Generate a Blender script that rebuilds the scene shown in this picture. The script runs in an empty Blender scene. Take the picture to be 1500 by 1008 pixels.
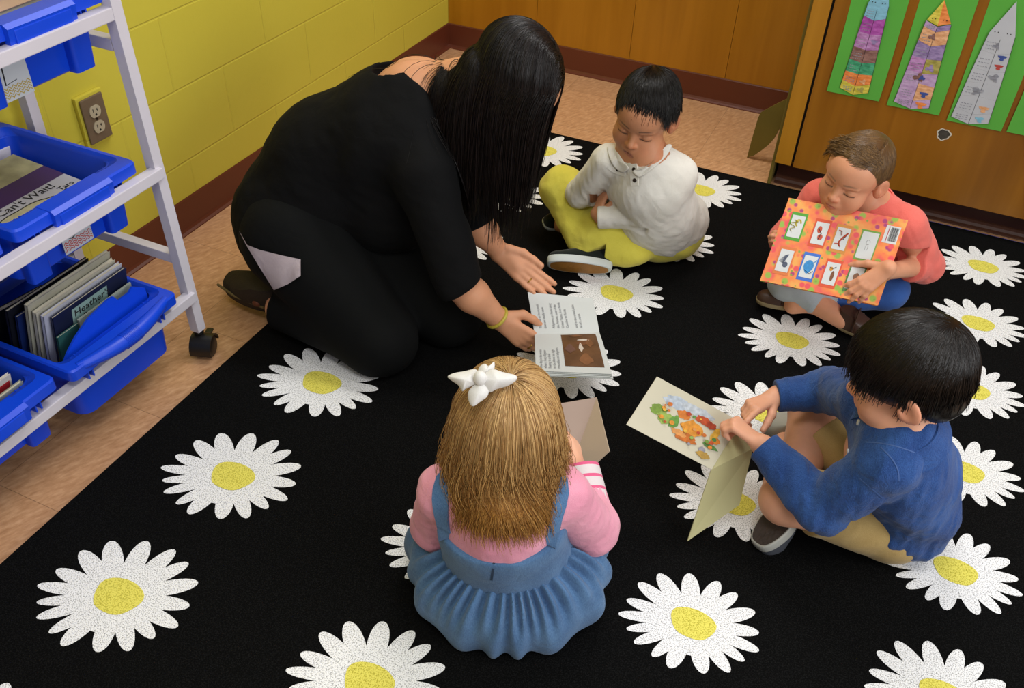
import bpy, bmesh, math, random
import numpy as np
from mathutils import Vector, Matrix, Quaternion
rnd = random.Random(7)
NR = np.random.default_rng(11)
S = bpy.context.scene
COL = S.collection
PI = math.pi

# ------------------------------------------------------------------ camera
FPX = 1315.4
YAW, PITCH, ROLL = -0.40599, 0.68807, 0.0409
CAM = np.array([1.77645, -3.31767, 1.4583])
_cy, _sy = math.cos(YAW), math.sin(YAW)
FW = np.array([_sy*math.cos(PITCH), _cy*math.cos(PITCH), -math.sin(PITCH)])
_r = np.array([_cy, -_sy, 0.0]); _u = np.cross(_r, FW)
RT = _r*math.cos(ROLL) + _u*math.sin(ROLL)
UP = -_r*math.sin(ROLL) + _u*math.cos(ROLL)
def ray(x, y): return FW + RT*(x-750)/FPX - UP*(y-504)/FPX
def PZ(x, y, z):
    d = ray(x, y); return CAM + d*((z-CAM[2])/d[2])
def PX(x, y, v):
    d = ray(x, y); return CAM + d*((v-CAM[0])/d[0])
def PY(x, y, v):
    d = ray(x, y); return CAM + d*((v-CAM[1])/d[1])
def A(*v): return np.array(v, dtype=float)
def nrm(v):
    v = np.asarray(v, float); return v/(np.linalg.norm(v)+1e-12)

# ------------------------------------------------------------------ objects
def put(o, parent=None):
    COL.objects.link(o)
    if parent is not None: o.parent = parent
    return o
def tag(o, label=None, cat=None, group=None, kind=None):
    if label: o['label'] = label
    if cat: o['category'] = cat
    if group: o['group'] = group
    if kind: o['kind'] = kind
    return o
def empty(name, loc=(0, 0, 0)):
    o = bpy.data.objects.new(name, None); o.empty_display_size = .05
    o.location = loc; COL.objects.link(o); return o
def adopt(o, root):
    """parent a world-space mesh object to root, keeping it where it is"""
    o.parent = root
    o.matrix_parent_inverse = Matrix.Translation(-Vector(root.location)) if root.parent is None else Matrix()
    return o

class MB:
    """collects shapes, links them as one mesh object"""
    def __init__(s): s.v, s.f, s.m, s.n = [], [], [], 0
    def add(s, verts, faces, mi=0):
        b = s.n
        s.v += [tuple(map(float, p)) for p in verts]; s.n += len(verts)
        s.f += [tuple(b+i for i in f) for f in faces]; s.m += [mi]*len(faces)
    def box(s, lo, hi, mi=0, bev=0.0, M=None):
        bm = bmesh.new(); bmesh.ops.create_cube(bm, size=1)
        lo, hi = Vector(lo), Vector(hi)
        for v in bm.verts:
            v.co = Vector([(lo[i]+hi[i])/2 + v.co[i]*(hi[i]-lo[i]) for i in range(3)])
        if bev: bmesh.ops.bevel(bm, geom=bm.edges[:], offset=bev, segments=2, affect='EDGES', profile=.6)
        if M is not None: bm.transform(M)
        s.bm(bm, mi)
    def bm(s, bm, mi=0):
        bm.verts.index_update()
        s.add([v.co[:] for v in bm.verts], [[v.index for v in f.verts] for f in bm.faces], mi); bm.free()
    def prism(s, pts, d, mi=0):
        """closed polygon pts (3D, planar) extruded by vector d"""
        n = len(pts); d = np.array(d, float)
        vs = [np.array(p, float) for p in pts]; vs += [p+d for p in vs]
        fs = [list(range(n))[::-1], list(range(n, 2*n))] + [[i, (i+1) % n, n+(i+1) % n, n+i] for i in range(n)]
        s.add(vs, fs, mi)
    def poly(s, pts, mi=0): s.add(pts, [list(range(len(pts)))], mi)
    def tube(s, pts, r, seg=10, mi=0, cap=True, flat=None):
        pts = [np.array(p, float) for p in pts]; n = len(pts)
        rs = r if hasattr(r, '__len__') else [r]*n
        t0 = nrm(pts[1]-pts[0]); a = nrm(np.cross(t0, [0, 0, 1] if abs(t0[2]) < .9 else [1, 0, 0]))
        V, F = [], []
        for i, p in enumerate(pts):
            t = nrm(pts[min(i+1, n-1)]-pts[max(i-1, 0)])
            a = nrm(a-t*np.dot(a, t)); b = np.cross(t, a)
            for k in range(seg):
                th = 2*PI*k/seg
                V.append(p+rs[i]*(a*math.cos(th)+b*math.sin(th)*(flat or 1)))
        for i in range(n-1):
            for k in range(seg):
                F.append([i*seg+k, i*seg+(k+1) % seg, (i+1)*seg+(k+1) % seg, (i+1)*seg+k])
        if cap: F += [list(range(seg))[::-1], list(range((n-1)*seg, n*seg))]
        s.add(V, F, mi)
    def cyl(s, c, axis, r, h, seg=20, mi=0, r2=None):
        ax = nrm(axis); c = np.array(c, float)
        s.tube([c, c+ax*h], [r, r if r2 is None else r2], seg, mi)
    def sph(s, c, r, mi=0, sc=(1, 1, 1), sub=2, M=None):
        bm = bmesh.new(); bmesh.ops.create_icosphere(bm, subdivisions=sub, radius=r)
        for v in bm.verts: v.co = Vector([v.co[i]*sc[i] for i in range(3)])
        if M is not None: bm.transform(M)
        bmesh.ops.translate(bm, verts=bm.verts, vec=Vector(c)); s.bm(bm, mi)
    def build(s, name, mats, parent=None, smooth=False, loc=None, keep=None):
        me = bpy.data.meshes.new(name); me.from_pydata(s.v, [], s.f)
        for m in (mats if isinstance(mats, (list, tuple)) else [mats]): me.materials.append(m)
        me.polygons.foreach_set('material_index', s.m)
        if smooth: me.polygons.foreach_set('use_smooth', [True]*len(s.f))
        me.update()
        o = bpy.data.objects.new(name, me); COL.objects.link(o)
        if smooth and smooth != 1:
            me.set_sharp_from_angle(angle=smooth)
        if loc is not None:
            L = Vector(loc)
            me.transform(Matrix.Translation(-L)); o.location = L
        if parent is not None: adopt(o, parent)
        return o

# ------------------------------------------------------------------ materials
def lin(c):
    if isinstance(c, str): c = [int(c[i:i+2], 16) for i in (1, 3, 5)]
    return tuple(((x/255)/12.92 if x/255 <= .04045 else ((x/255+.055)/1.055)**2.4) for x in c)+(1,)
def mat(name, col, rough=.6, var=0., vscale=8, bump=0., bscale=60, spec=.5, col2=None, stretch=(1, 1, 1), sheen=0., sss=0., attr=None, metal=0., detail=4, coat=0.):
    m = bpy.data.materials.new(name); m.use_nodes = True
    nt = m.node_tree; N = nt.nodes; L = nt.links; P = N['Principled BSDF']
    P.inputs['Roughness'].default_value = rough; P.inputs['Specular IOR Level'].default_value = spec
    P.inputs['Metallic'].default_value = metal
    c = lin(col); P.inputs['Base Color'].default_value = c
    if sheen:
        P.inputs['Sheen Weight'].default_value = sheen; P.inputs['Sheen Roughness'].default_value = .5
    if coat: P.inputs['Coat Weight'].default_value = coat
    if sss:
        P.inputs['Subsurface Weight'].default_value = sss
        P.inputs['Subsurface Radius'].default_value = (.012, .005, .003); P.inputs['Subsurface Scale'].default_value = .5
    tc = N.new('ShaderNodeTexCoord'); mp = N.new('ShaderNodeMapping'); mp.inputs['Scale'].default_value = stretch
    L.new(tc.outputs['Object'], mp.inputs['Vector'])
    out = None
    if attr:
        at = N.new('ShaderNodeAttribute'); at.attribute_name = attr; out = at.outputs['Color']
    if var or col2:
        nz = N.new('ShaderNodeTexNoise'); nz.inputs['Scale'].default_value = vscale; nz.inputs['Detail'].default_value = detail
        L.new(mp.outputs[0], nz.inputs['Vector'])
        if col2:
            rp = N.new('ShaderNodeValToRGB'); rp.color_ramp.elements[0].color = c; rp.color_ramp.elements[1].color = lin(col2)
            rp.color_ramp.elements[0].position = .35; rp.color_ramp.elements[1].position = .65
            L.new(nz.outputs['Fac'], rp.inputs[0]); out = rp.outputs[0]
        if var:
            mr = N.new('ShaderNodeMapRange'); mr.inputs[1].default_value = .25; mr.inputs[2].default_value = .75
            mr.inputs[3].default_value = 1-var; mr.inputs[4].default_value = 1+var
            L.new(nz.outputs['Fac'], mr.inputs[0])
            mx = N.new('ShaderNodeMix'); mx.data_type = 'RGBA'; mx.blend_type = 'MULTIPLY'; mx.inputs['Factor'].default_value = 1
            if out is None: mx.inputs['A'].default_value = c
            else: L.new(out, mx.inputs['A'])
            L.new(mr.outputs[0], mx.inputs['B']); out = mx.outputs['Result']
    if out is not None: L.new(out, P.inputs['Base Color'])
    if bump:
        nb = N.new('ShaderNodeTexNoise'); nb.inputs['Scale'].default_value = bscale; nb.inputs['Detail'].default_value = 5
        L.new(mp.outputs[0], nb.inputs['Vector'])
        bp = N.new('ShaderNodeBump'); bp.inputs['Strength'].default_value = bump; bp.inputs['Distance'].default_value = .004
        L.new(nb.outputs['Fac'], bp.inputs['Height']); L.new(bp.outputs[0], P.inputs['Normal'])
    return m
FONT = None
def text_mb(txt, size, depth=.0003):
    """flat letters as (verts, faces) in the xy plane, left aligned at the origin"""
    cu = bpy.data.curves.new('t', 'FONT'); cu.body = txt; cu.size = size; cu.resolution_u = 2; cu.extrude = depth
    o = bpy.data.objects.new('t', cu); COL.objects.link(o)
    dg = bpy.context.evaluated_depsgraph_get(); dg.update()
    me = o.evaluated_get(dg).to_mesh()
    V = [v.co[:] for v in me.vertices]; F = [list(p.vertices) for p in me.polygons]
    o.to_mesh_clear() if False else None
    bpy.data.objects.remove(o); bpy.data.curves.remove(cu)
    return V, F
def lettering(mb, txt, size, org, ex, ey, mi=0, bend=None):
    V, F = text_mb(txt, size)
    ex, ey = nrm(ex), nrm(ey); n = np.cross(ex, ey); org = np.array(org, float)
    mb.add([org+ex*v[0]+ey*v[1]+n*v[2] for v in V], F, mi)
def rrect(cx, cy, hx, hy, r, z, n=5):
    P = []
    for qx, qy, a0 in ((1, 1, 0), (-1, 1, PI/2), (-1, -1, PI), (1, -1, 1.5*PI)):
        for k in range(n):
            a = a0+PI/2*k/(n-1); P.append(A(cx+qx*(hx-r)+r*math.cos(a), cy+qy*(hy-r)+r*math.sin(a), z))
    return P
def loft(mb, loops, mi=0, capa=True, capb=True):
    n = len(loops[0]); b = [p for L in loops for p in L]; F = []
    for j in range(len(loops)-1):
        for k in range(n): F.append([j*n+k, j*n+(k+1) % n, (j+1)*n+(k+1) % n, (j+1)*n+k])
    if capa: F.append(list(range(n))[::-1])
    if capb: F.append(list(range((len(loops)-1)*n, len(loops)*n)))
    mb.add(b, F, mi)
# ================================================================== ROOM
def wood(name, c1, c2, rough=.35, axis='z', sc=1.0):
    m = bpy.data.materials.new(name); m.use_nodes = True
    nt = m.node_tree; N = nt.nodes; L = nt.links; P = N['Principled BSDF']
    tc = N.new('ShaderNodeTexCoord'); mp = N.new('ShaderNodeMapping')
    mp.inputs['Scale'].default_value = {'z': (14*sc, 14*sc, .9*sc), 'x': (.9*sc, 14*sc, 14*sc)}[axis]
    L.new(tc.outputs['Object'], mp.inputs[0])
    n1 = N.new('ShaderNodeTexNoise'); n1.inputs['Scale'].default_value = 1.6; n1.inputs['Detail'].default_value = 7; n1.inputs['Distortion'].default_value = .6
    L.new(mp.outputs[0], n1.inputs[0])
    n2 = N.new('ShaderNodeTexNoise'); n2.inputs['Scale'].default_value = 1.7; n2.inputs['Detail'].default_value = 2
    L.new(tc.outputs['Object'], n2.inputs[0])
    ad = N.new('ShaderNodeMath'); ad.operation = 'MULTIPLY_ADD'; ad.inputs[1].default_value = .55
    L.new(n1.outputs['Fac'], ad.inputs[0]); 
    m2 = N.new('ShaderNodeMath'); m2.operation = 'MULTIPLY'; m2.inputs[1].default_value = .45
    L.new(n2.outputs['Fac'], m2.inputs[0]); L.new(m2.outputs[0], ad.inputs[2])
    rp = N.new('ShaderNodeValToRGB'); rp.color_ramp.elements[0].color = lin(c1); rp.color_ramp.elements[1].color = lin(c2)
    rp.color_ramp.elements[0].position = .34; rp.color_ramp.elements[1].position = .66
    L.new(ad.outputs[0], rp.inputs[0]); L.new(rp.outputs[0], P.inputs['Base Color'])
    P.inputs['Roughness'].default_value = rough; P.inputs['Specular IOR Level'].default_value = .4
    bp = N.new('ShaderNodeBump'); bp.inputs['Strength'].default_value = .08; bp.inputs['Distance'].default_value = .002
    L.new(n1.outputs['Fac'], bp.inputs['Height']); L.new(bp.outputs[0], P.inputs['Normal'])
    return m

def block_wall_mat():
    m = bpy.data.materials.new('yellow_painted_block'); m.use_nodes = True
    nt = m.node_tree; N = nt.nodes; L = nt.links; P = N['Principled BSDF']
    tc = N.new('ShaderNodeTexCoord'); sp = N.new('ShaderNodeSeparateXYZ'); L.new(tc.outputs['Object'], sp.inputs[0])
    ay = N.new('ShaderNodeMath'); ay.operation = 'ADD'; ay.inputs[1].default_value = 1.3758+.4064*10
    L.new(sp.outputs['Y'], ay.inputs[0])
    cb = N.new('ShaderNodeCombineXYZ'); L.new(ay.outputs[0], cb.inputs[0]); L.new(sp.outputs['Z'], cb.inputs[1])
    br = N.new('ShaderNodeTexBrick'); br.offset = .5; br.inputs['Scale'].default_value = 1
    br.inputs['Brick Width'].default_value = .4064; br.inputs['Row Height'].default_value = .2032
    br.inputs['Mortar Size'].default_value = .0035; br.inputs['Mortar Smooth'].default_value = .6; br.inputs['Bias'].default_value = 0
    L.new(cb.outputs[0], br.inputs['Vector'])
    nz = N.new('ShaderNodeTexNoise'); nz.inputs['Scale'].default_value = 2.2; nz.inputs['Detail'].default_value = 3
    L.new(tc.outputs['Object'], nz.inputs[0])
    rp = N.new('ShaderNodeValToRGB'); rp.color_ramp.elements[0].color = lin('#c3b63c'); rp.color_ramp.elements[1].color = lin('#cdc046')
    L.new(nz.outputs['Fac'], rp.inputs[0]); L.new(rp.outputs[0], P.inputs['Base Color'])
    P.inputs['Roughness'].default_value = .42; P.inputs['Specular IOR Level'].default_value = .35
    n1 = N.new('ShaderNodeTexNoise'); n1.inputs['Scale'].default_value = 130; n1.inputs['Detail'].default_value = 4
    L.new(tc.outputs['Object'], n1.inputs[0])
    vo = N.new('ShaderNodeTexNoise'); vo.inputs['Scale'].default_value = 45; L.new(tc.outputs['Object'], vo.inputs[0])
    s1 = N.new('ShaderNodeMath'); s1.operation = 'MULTIPLY_ADD'; s1.inputs[1].default_value = .35
    L.new(n1.outputs['Fac'], s1.inputs[0]); L.new(vo.outputs['Fac'], s1.inputs[2])
    s2 = N.new('ShaderNodeMath'); s2.operation = 'MULTIPLY'; s2.inputs[1].default_value = .8; L.new(s1.outputs[0], s2.inputs[0])
    s3 = N.new('ShaderNodeMath'); s3.operation = 'SUBTRACT'
    s4 = N.new('ShaderNodeMath'); s4.operation = 'MULTIPLY'; s4.inputs[1].default_value = 2.2; L.new(br.outputs['Fac'], s4.inputs[0])
    L.new(s2.outputs[0], s3.inputs[0]); L.new(s4.outputs[0], s3.inputs[1])
    bp = N.new('ShaderNodeBump'); bp.inputs['Strength'].default_value = .40; bp.inputs['Distance'].default_value = .0022
    L.new(s3.outputs[0], bp.inputs['Height']); L.new(bp.outputs[0], P.inputs['Normal'])
    return m

def floor_mat():
    m = bpy.data.materials.new('vinyl_tile'); m.use_nodes = True
    nt = m.node_tree; N = nt.nodes; L = nt.links; P = N['Principled BSDF']
    tc = N.new('ShaderNodeTexCoord'); mp = N.new('ShaderNodeMapping'); mp.inputs['Location'].default_value = (.0, .16, 0)
    L.new(tc.outputs['Object'], mp.inputs[0])
    br = N.new('ShaderNodeTexBrick'); br.offset = 0; br.inputs['Scale'].default_value = 1
    br.inputs['Brick Width'].default_value = .3048; br.inputs['Row Height'].default_value = .3048
    br.inputs['Mortar Size'].default_value = .0007; br.inputs['Mortar Smooth'].default_value = .2; br.inputs['Bias'].default_value = 0
    br.inputs['Color1'].default_value = (.94, .94, .94, 1); br.inputs['Color2'].default_value = (1.05, 1.05, 1.05, 1); br.inputs['Mortar'].default_value = (.5, .5, .5, 1)
    L.new(mp.outputs[0], br.inputs['Vector'])
    m2 = N.new('ShaderNodeMapping'); m2.vector_type = 'TEXTURE'; m2.inputs['Rotation'].default_value = (0, 0, 1.15); m2.inputs['Scale'].default_value = (1/34, 1/95, 1)
    L.new(tc.outputs['Object'], m2.inputs[0])
    n1 = N.new('ShaderNodeTexNoise'); n1.inputs['Scale'].default_value = 1; n1.inputs['Detail'].default_value = 5; n1.inputs['Roughness'].default_value = .6
    L.new(m2.outputs[0], n1.inputs[0])
    rp = N.new('ShaderNodeValToRGB'); e = rp.color_ramp.elements
    e[0].color = lin('#a47651'); e[0].position = .24; e[1].color = lin('#d4a77f'); e[1].position = .74
    k = e.new(.5); k.color = lin('#be9068')
    L.new(n1.outputs['Fac'], rp.inputs[0])
    mx = N.new('ShaderNodeMix'); mx.data_type = 'RGBA'; mx.blend_type = 'MULTIPLY'; mx.inputs['Factor'].default_value = 1
    L.new(rp.outputs[0], mx.inputs['A']); L.new(br.outputs['Color'], mx.inputs['B']); L.new(mx.outputs['Result'], P.inputs['Base Color'])
    P.inputs['Roughness'].default_value = .38; P.inputs['Specular IOR Level'].default_value = .35
    return m

def rug_mat(name, dark, light, sc, lo, hi, rough=.95):
    m = bpy.data.materials.new(name); m.use_nodes = True
    nt = m.node_tree; N = nt.nodes; L = nt.links; P = N['Principled BSDF']
    tc = N.new('ShaderNodeTexCoord')
    n1 = N.new('ShaderNodeTexNoise'); n1.inputs['Scale'].default_value = sc; n1.inputs['Detail'].default_value = 2
    L.new(tc.outputs['Object'], n1.inputs[0])
    rp = N.new('ShaderNodeValToRGB'); e = rp.color_ramp.elements
    e[0].color = lin(dark); e[0].position = lo; e[1].color = lin(light); e[1].position = hi
    L.new(n1.outputs['Fac'], rp.inputs[0]); L.new(rp.outputs[0], P.inputs['Base Color'])
    P.inputs['Roughness'].default_value = rough; P.inputs['Specular IOR Level'].default_value = .1
    bp = N.new('ShaderNodeBump'); bp.inputs['Strength'].default_value = .5; bp.inputs['Distance'].default_value = .002
    L.new(n1.outputs['Fac'], bp.inputs['Height']); L.new(bp.outputs[0], P.inputs['Normal'])
    return m

M_floor = floor_mat(); M_yel = block_wall_mat()
M_wood = wood('honey_plywood', '#99620b', '#ae7418'); M_stile = wood('stile_wood', '#a06a14', '#b27c22')
M_cab = wood('cabinet_veneer', '#7d4c0a', '#9a6418')
M_base = mat('brown_vinyl_base', '#5f2d1b', .35, var=.08, vscale=5)
M_kick = mat('dark_brown_kick', '#3a1c14', .4, var=.1)
M_black = mat('gap_black', '#0b0806', .8)
M_paper = mat('book_pages', '#c9c2ae', .85, var=.1, vscale=40)

mb = MB(); mb.box((-.1, -5.6, -.1), (4.2, .1, 0)); tag(mb.build('floor', M_floor), kind='structure')
mb = MB(); mb.box((-.1, -5.6, 0), (0, .1, 2.75)); tag(mb.build('wall_left', M_yel), kind='structure')
mb = MB()
seams = [0, .40, .799, 1.181, 1.58, 2.0, 2.6, 3.2, 4.2]
for a, b in zip(seams[:-1], seams[1:]): mb.box((a+.0007, 0, 0), (b-.0007, .02, 2.75), 0, .0006)
mb.box((0, .012, 0), (4.2, .1, 2.75), 1); 
tag(mb.build('wall_back', [M_wood, M_black]), kind='structure')
mb = MB()   # plaster walls and ceiling behind and beside the camera
M_white = mat('white_plaster', '#d9d6cc', .8, var=.03)
def cove(mb, p0, p1, out):
    """cove base moulding: profile swept from p0 to p1, out = direction into the room"""
    prof = [(0, 0), (.016, 0), (.0155, .003), (.008, .007), (.0045, .014), (.004, .098), (.002, .1016), (0, .1016)]
    p0, p1, out = A(*p0), A(*p1), A(*out)
    mb.prism([p0+out*a+A(0, 0, z) for a, z in prof], p1-p0)
mb = MB(); cove(mb, (0, 0, 0), (0, -5.4, 0), (1, 0, 0)); tag(mb.build('baseboard_left', M_base), kind='structure')
mb = MB(); cove(mb, (0, 0, 0), (1.9, 0, 0), (0, -1, 0)); tag(mb.build('baseboard_back', M_base), kind='structure')

# ---- wall outlet
out = empty('wall_outlet', (0, -1.865, .452)); tag(out, 'brown duplex power outlet plate on the yellow block wall', 'outlet')
M_plate = mat('brown_plate', '#6d5b47', .45, var=.08, vscale=60); M_recept = mat('almond_receptacle', '#b3a78c', .4); 
mb = MB(); mb.box((.0, -1.907, .387), (.012, -1.823, .517), 0, .003); mb.build('wall_box', M_yel, out)
mb = MB(); mb.box((.012, -1.900, .395), (.018, -1.830, .509), 0, .0025); mb.build('plate', M_plate, out)
for zc in (.472, .432):
    mb = MB()
    pts = []
    for k in range(24):
        t = 2*PI*k/24; yy, zz = .0172*math.cos(t), .0172*math.sin(t); zz = max(-.0145, min(.0145, zz)); pts.append((.0175, -1.865+yy, zc+zz))
    mb.prism(pts, (.003, 0, 0)); 
    rc = mb.build('receptacle', M_recept, out)
    mb = MB()
    mb.box((.0203, -1.8725, zc-.001), (.0208, -1.8705, zc+.008)); mb.box((.0203, -1.8595, zc-.000), (.0208, -1.8577, zc+.007)); mb.box((.0203, -1.8625, zc+.003), (.0208, -1.8595, zc+.0045))
    mb.cyl((.0203, -1.865, zc-.008), (1, 0, 0), .0028, .0005, 12)
    s = mb.build('slots', M_black); s.parent = rc
mb = MB(); mb.cyl((.018, -1.865, .452), (1, 0, 0), .003, .0015, 12); mb.build('screw', mat('screw_dark', '#3c3428', .3, metal=.8), out)

# ---- cabinet at the right
YC = -.58
cab = empty('cabinet', (2.3, -.3, 0)); tag(cab, 'large honey-brown wooden cabinet at the right with green papers on its front', 'cabinet')
mb = MB(); mb.box((1.493, YC+.004, .1), (1.512, -.013, 1.6), 0, .002); mb.box((1.512, -.03, .1), (3.3, -.012, 1.6)); mb.box((1.493, YC+.02, .1), (3.3, -.013, .118)); mb.box((1.493, YC+.02, 1.58), (3.3, -.013, 1.6))
mb.build('carcass', M_stile, cab)
mb = MB(); mb.box((1.493, YC, .1), (1.544, YC+.02, 1.6), 0, .0015); mb.build('stile', M_stile, cab)
mb = MB(); mb.box((1.544, YC+.012, .11), (1.552, YC+.02, 1.6)); mb.build('shadow_gap', M_black, cab)
dr = MB(); dr.box((1.5515, YC-.004, .1), (3.3, YC+.016, 1.6), 0, .0015); door = dr.build('door', M_cab, cab)
mb = MB(); mb.box((1.50, -.505, 0), (3.3, -.49, .1)); mb.build('toe_kick', M_kick, cab)
mb = MB(); 
prof = [(0, 0), (.018, 0), (.017, .004), (.009, .008), (.005, .016), (.0045, .024), (.0, .026)]
mb.prism([A(1.50, -.505-a, z) for a, z in prof], (1.8, 0, 0)); mb.build('kick_moulding', mat('worn_cove', '#4a2b1d', .45, var=.2, vscale=30), cab)
# lock hole with torn pale rim
rim = MB(); hx, hz = 1.944, .306; yr = YC-.0046
M_rim = mat('torn_white_rim', '#c9c2b4', .8, var=.15, vscale=120); 
ro, ri = [], []
for k in range(28):
    t = 2*PI*k/28; w = .0180+.0014*math.sin(3*t+.6)+.0012*math.sin(7*t); 
    ro.append(A(hx+w*math.cos(t)*1.08, yr, hz+w*math.sin(t))); ri.append(A(hx+(w-.0032)*math.cos(t)*1.06, yr, hz+(w-.0032)*math.sin(t)))
rim.add(ro+ri, [[k, (k+1) % 28, 28+(k+1) % 28, 28+k][::-1] for k in range(28)], 0)
rim.add(ri, [list(range(28))[::-1]], 1)
h = rim.build('lock_hole', [M_rim, mat('hole_grey', '#3a3732', .6, var=.5, vscale=90)]); h.parent = door; h['label'] = 'round hole with a torn pale rim'

# ---- green papers with coloured paper towers
M_green = mat('green_paper', '#56a83c', .85, var=.04, vscale=5); M_ink = mat('black_ink', '#1c1a1c', .8)
def crayon(n, c, c2=None, v=.16): return mat('crayon_'+n, c, .85, var=v, vscale=60, stretch=(1, 1, 3), col2=c2)
CR = dict(lblue=crayon('light_blue', '#7fb6cf'), magenta=crayon('magenta', '#9c3d9a', '#b05ab0'), mauve=crayon('mauve', '#a56aa6', '#b98abf'), brown=crayon('brown', '#75504a', '#8f6a62'),
          teal=crayon('teal', '#2f8a62', '#4aa57c'), orange=crayon('orange', '#e07a35', '#e89150'), yellow=crayon('yellow', '#c9bb3c', '#dacb55'), lilac=crayon('lilac', '#b08fbd', '#bfa4c9', .08),
          purple=crayon('purple', '#7f6a9c', '#9a86b4'), peach=crayon('peach', '#d89a6a', '#e0b088'), olive=crayon('olive', '#9a9140', '#b0a55c'), white=mat('white_paper_grey', '#b9bcc4', .85, var=.05, vscale=20),
          blue=crayon('blue_ink', '#3d4f96'), red=crayon('red', '#b0423c'), grey=crayon('grey_pencil', '#7d7f8a', '#9a9ca6'))
def poster(name, lab, x0, x1, z0, z1, cx, tiers, tip, curl=.004, grp='green papers with paper towers'):
    p = empty(name, ((x0+x1)/2, YC-.006, z0)); tag(p, lab, 'poster', grp)
    mb = MB(); n = 12; V = []
    for i in range(n+1):
        t = i/n; z = z0+(z1-z0)*t; yy = YC-.0055-curl*(1-t)**3*.6-.0012*math.sin(t*9)
        V += [(x0+.002*math.sin(t*5), yy, z), (x1+.002*math.sin(t*4+1), yy, z)]
    mb.add(V, [[2*i, 2*i+1, 2*i+3, 2*i+2] for i in range(n)]); mb.build('backing', M_green, p)
    if not tiers: return p
    mb = MB(); ms = []; y = YC-.0085-curl*.35
    def mi(k):
        if k not in ms: ms.append(k)
        return ms.index(k)
    for ti, (za, zb, wa, wb, c1, c2, dip, marks) in enumerate(tiers):
        dt = tiers[ti+1][6] if ti+1 < len(tiers) else .012
        # a chevron band from za (bottom) to zb (top); left and right halves
        xl = lambda w: cx-w/2; xr = lambda w: cx+w/2
        dz = (za-z0)*.02
        mb.poly([(xl(wa), y, za), (cx, y, za-dip), (cx, y, zb-dt), (xl(wb), y, zb)], mi(c1))
        mb.poly([(cx, y, za-dip), (xr(wa), y, za), (xr(wb), y, zb), (cx, y, zb-dt)], mi(c2))
        yl = y-.0005; w = .0009
        for (pa, pb) in (((xl(wa), za), (cx, za-dip)), ((cx, za-dip), (xr(wa), za)), ((xl(wa), za), (xl(wb), zb)), ((xr(wa), za), (xr(wb), zb)), ((cx, za-dip), (cx, zb-dt))):
            mb.poly([(pa[0]-w/2, yl, pa[1]-w/2), (pa[0]+w/2, yl, pa[1]-w/2), (pb[0]+w/2, yl, pb[1]+w/2), (pb[0]-w/2, yl, pb[1]+w/2)], mi('ink'))
        for r in range(3):      # rows of tiny handwriting on the left half
            zz = za+(zb-za)*(.18+.2*r)-dip*.5
            for q in range(4):
                xx = cx-wa*.40+q*wa*.085; mb.poly([(xx, yl, zz), (xx+wa*.06, yl, zz-.001), (xx+wa*.06, yl, zz+.001), (xx, yl, zz+.0015)], mi('grey'))
        for mk, (mx, mz, mr, mc) in enumerate(marks):  # little drawings
            pts = []
            for k in range(14):
                t = 2*PI*k/14; rr = mr*(1+.35*math.sin(3*t+mx*50)+.2*math.sin(5*t)); pts.append((cx+wa*mx+rr*math.cos(t), yl-.0002-.0003*mk, za+(zb-za)*mz-dip*.5+rr*.8*math.sin(t)))
            mb.poly(pts, mi(mc))
    (zt, wt, ztip, c1, c2, off) = tip
    mb.poly([(cx-wt/2, y, zt), (cx, y, zt-.012), (cx+off, y, ztip)], mi(c1)); mb.poly([(cx, y, zt-.012), (cx+wt/2, y, zt), (cx+off, y, ztip)], mi(c2))
    for q in (-.3, -.17, .17, .3): mb.sph((cx+wt*q, y-.0006, zt+.006), .0016, mi('ink'), (1, .15, 1), 1)
    CRX = dict(CR, ink=M_ink)
    mb.build('paper_tower', [CRX[k] for k in ms], p)
    return p
T1 = [(.385, .41, .082, .080, 'yellow', 'yellow', .014, [(.22, .5, .009, 'olive')]), (.41, .438, .080, .077, 'orange', 'orange', .012, [(.22, .4, .008, 'peach')]), (.438, .474, .077, .073, 'teal', 'teal', .004, [(-.1, .5, .008, 'teal')]),
      (.474, .512, .073, .069, 'brown', 'brown', .006, []), (.512, .555, .069, .065, 'mauve', 'mauve', .006, [(.25, .55, .008, 'purple')]), (.555, .60, .065, .060, 'magenta', 'magenta', .004, []), (.60, .634, .06, .056, 'lblue', 'lblue', .010, [])]
poster('green_poster', 'green paper with a paper tower of yellow, orange, teal and magenta bands', 1.593, 1.743, .366, .86, 1.668, T1, (.634, .056, .72, 'lblue', 'lblue', .004))
T2 = [(.376, .402, .098, .094, 'lilac', 'lilac', .012, [(.25, .4, .012, 'orange')]), (.402, .437, .094, .090, 'lilac', 'peach', .014, [(.25, .5, .010, 'blue')]), (.437, .475, .090, .085, 'lilac', 'lilac', -.004, [(-.05, .5, .013, 'brown'), (.05, .5, .008, 'blue')]),
      (.475, .515, .085, .080, 'mauve', 'olive', .006, [(.2, .4, .011, 'purple')]), (.515, .56, .08, .074, 'purple', 'purple', .004, []), (.56, .60, .074, .068, 'peach', 'peach', .012, [(-.05, .5, .009, 'brown')]), (.60, .615, .068, .066, 'lilac', 'purple', .012, [])]
poster('green_poster', 'green paper with a lilac paper tower and a yellow and orange tip', 1.768, 1.912, .360, .87, 1.833, T2, (.617, .062, .675, 'yellow', 'orange', -.004))
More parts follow.
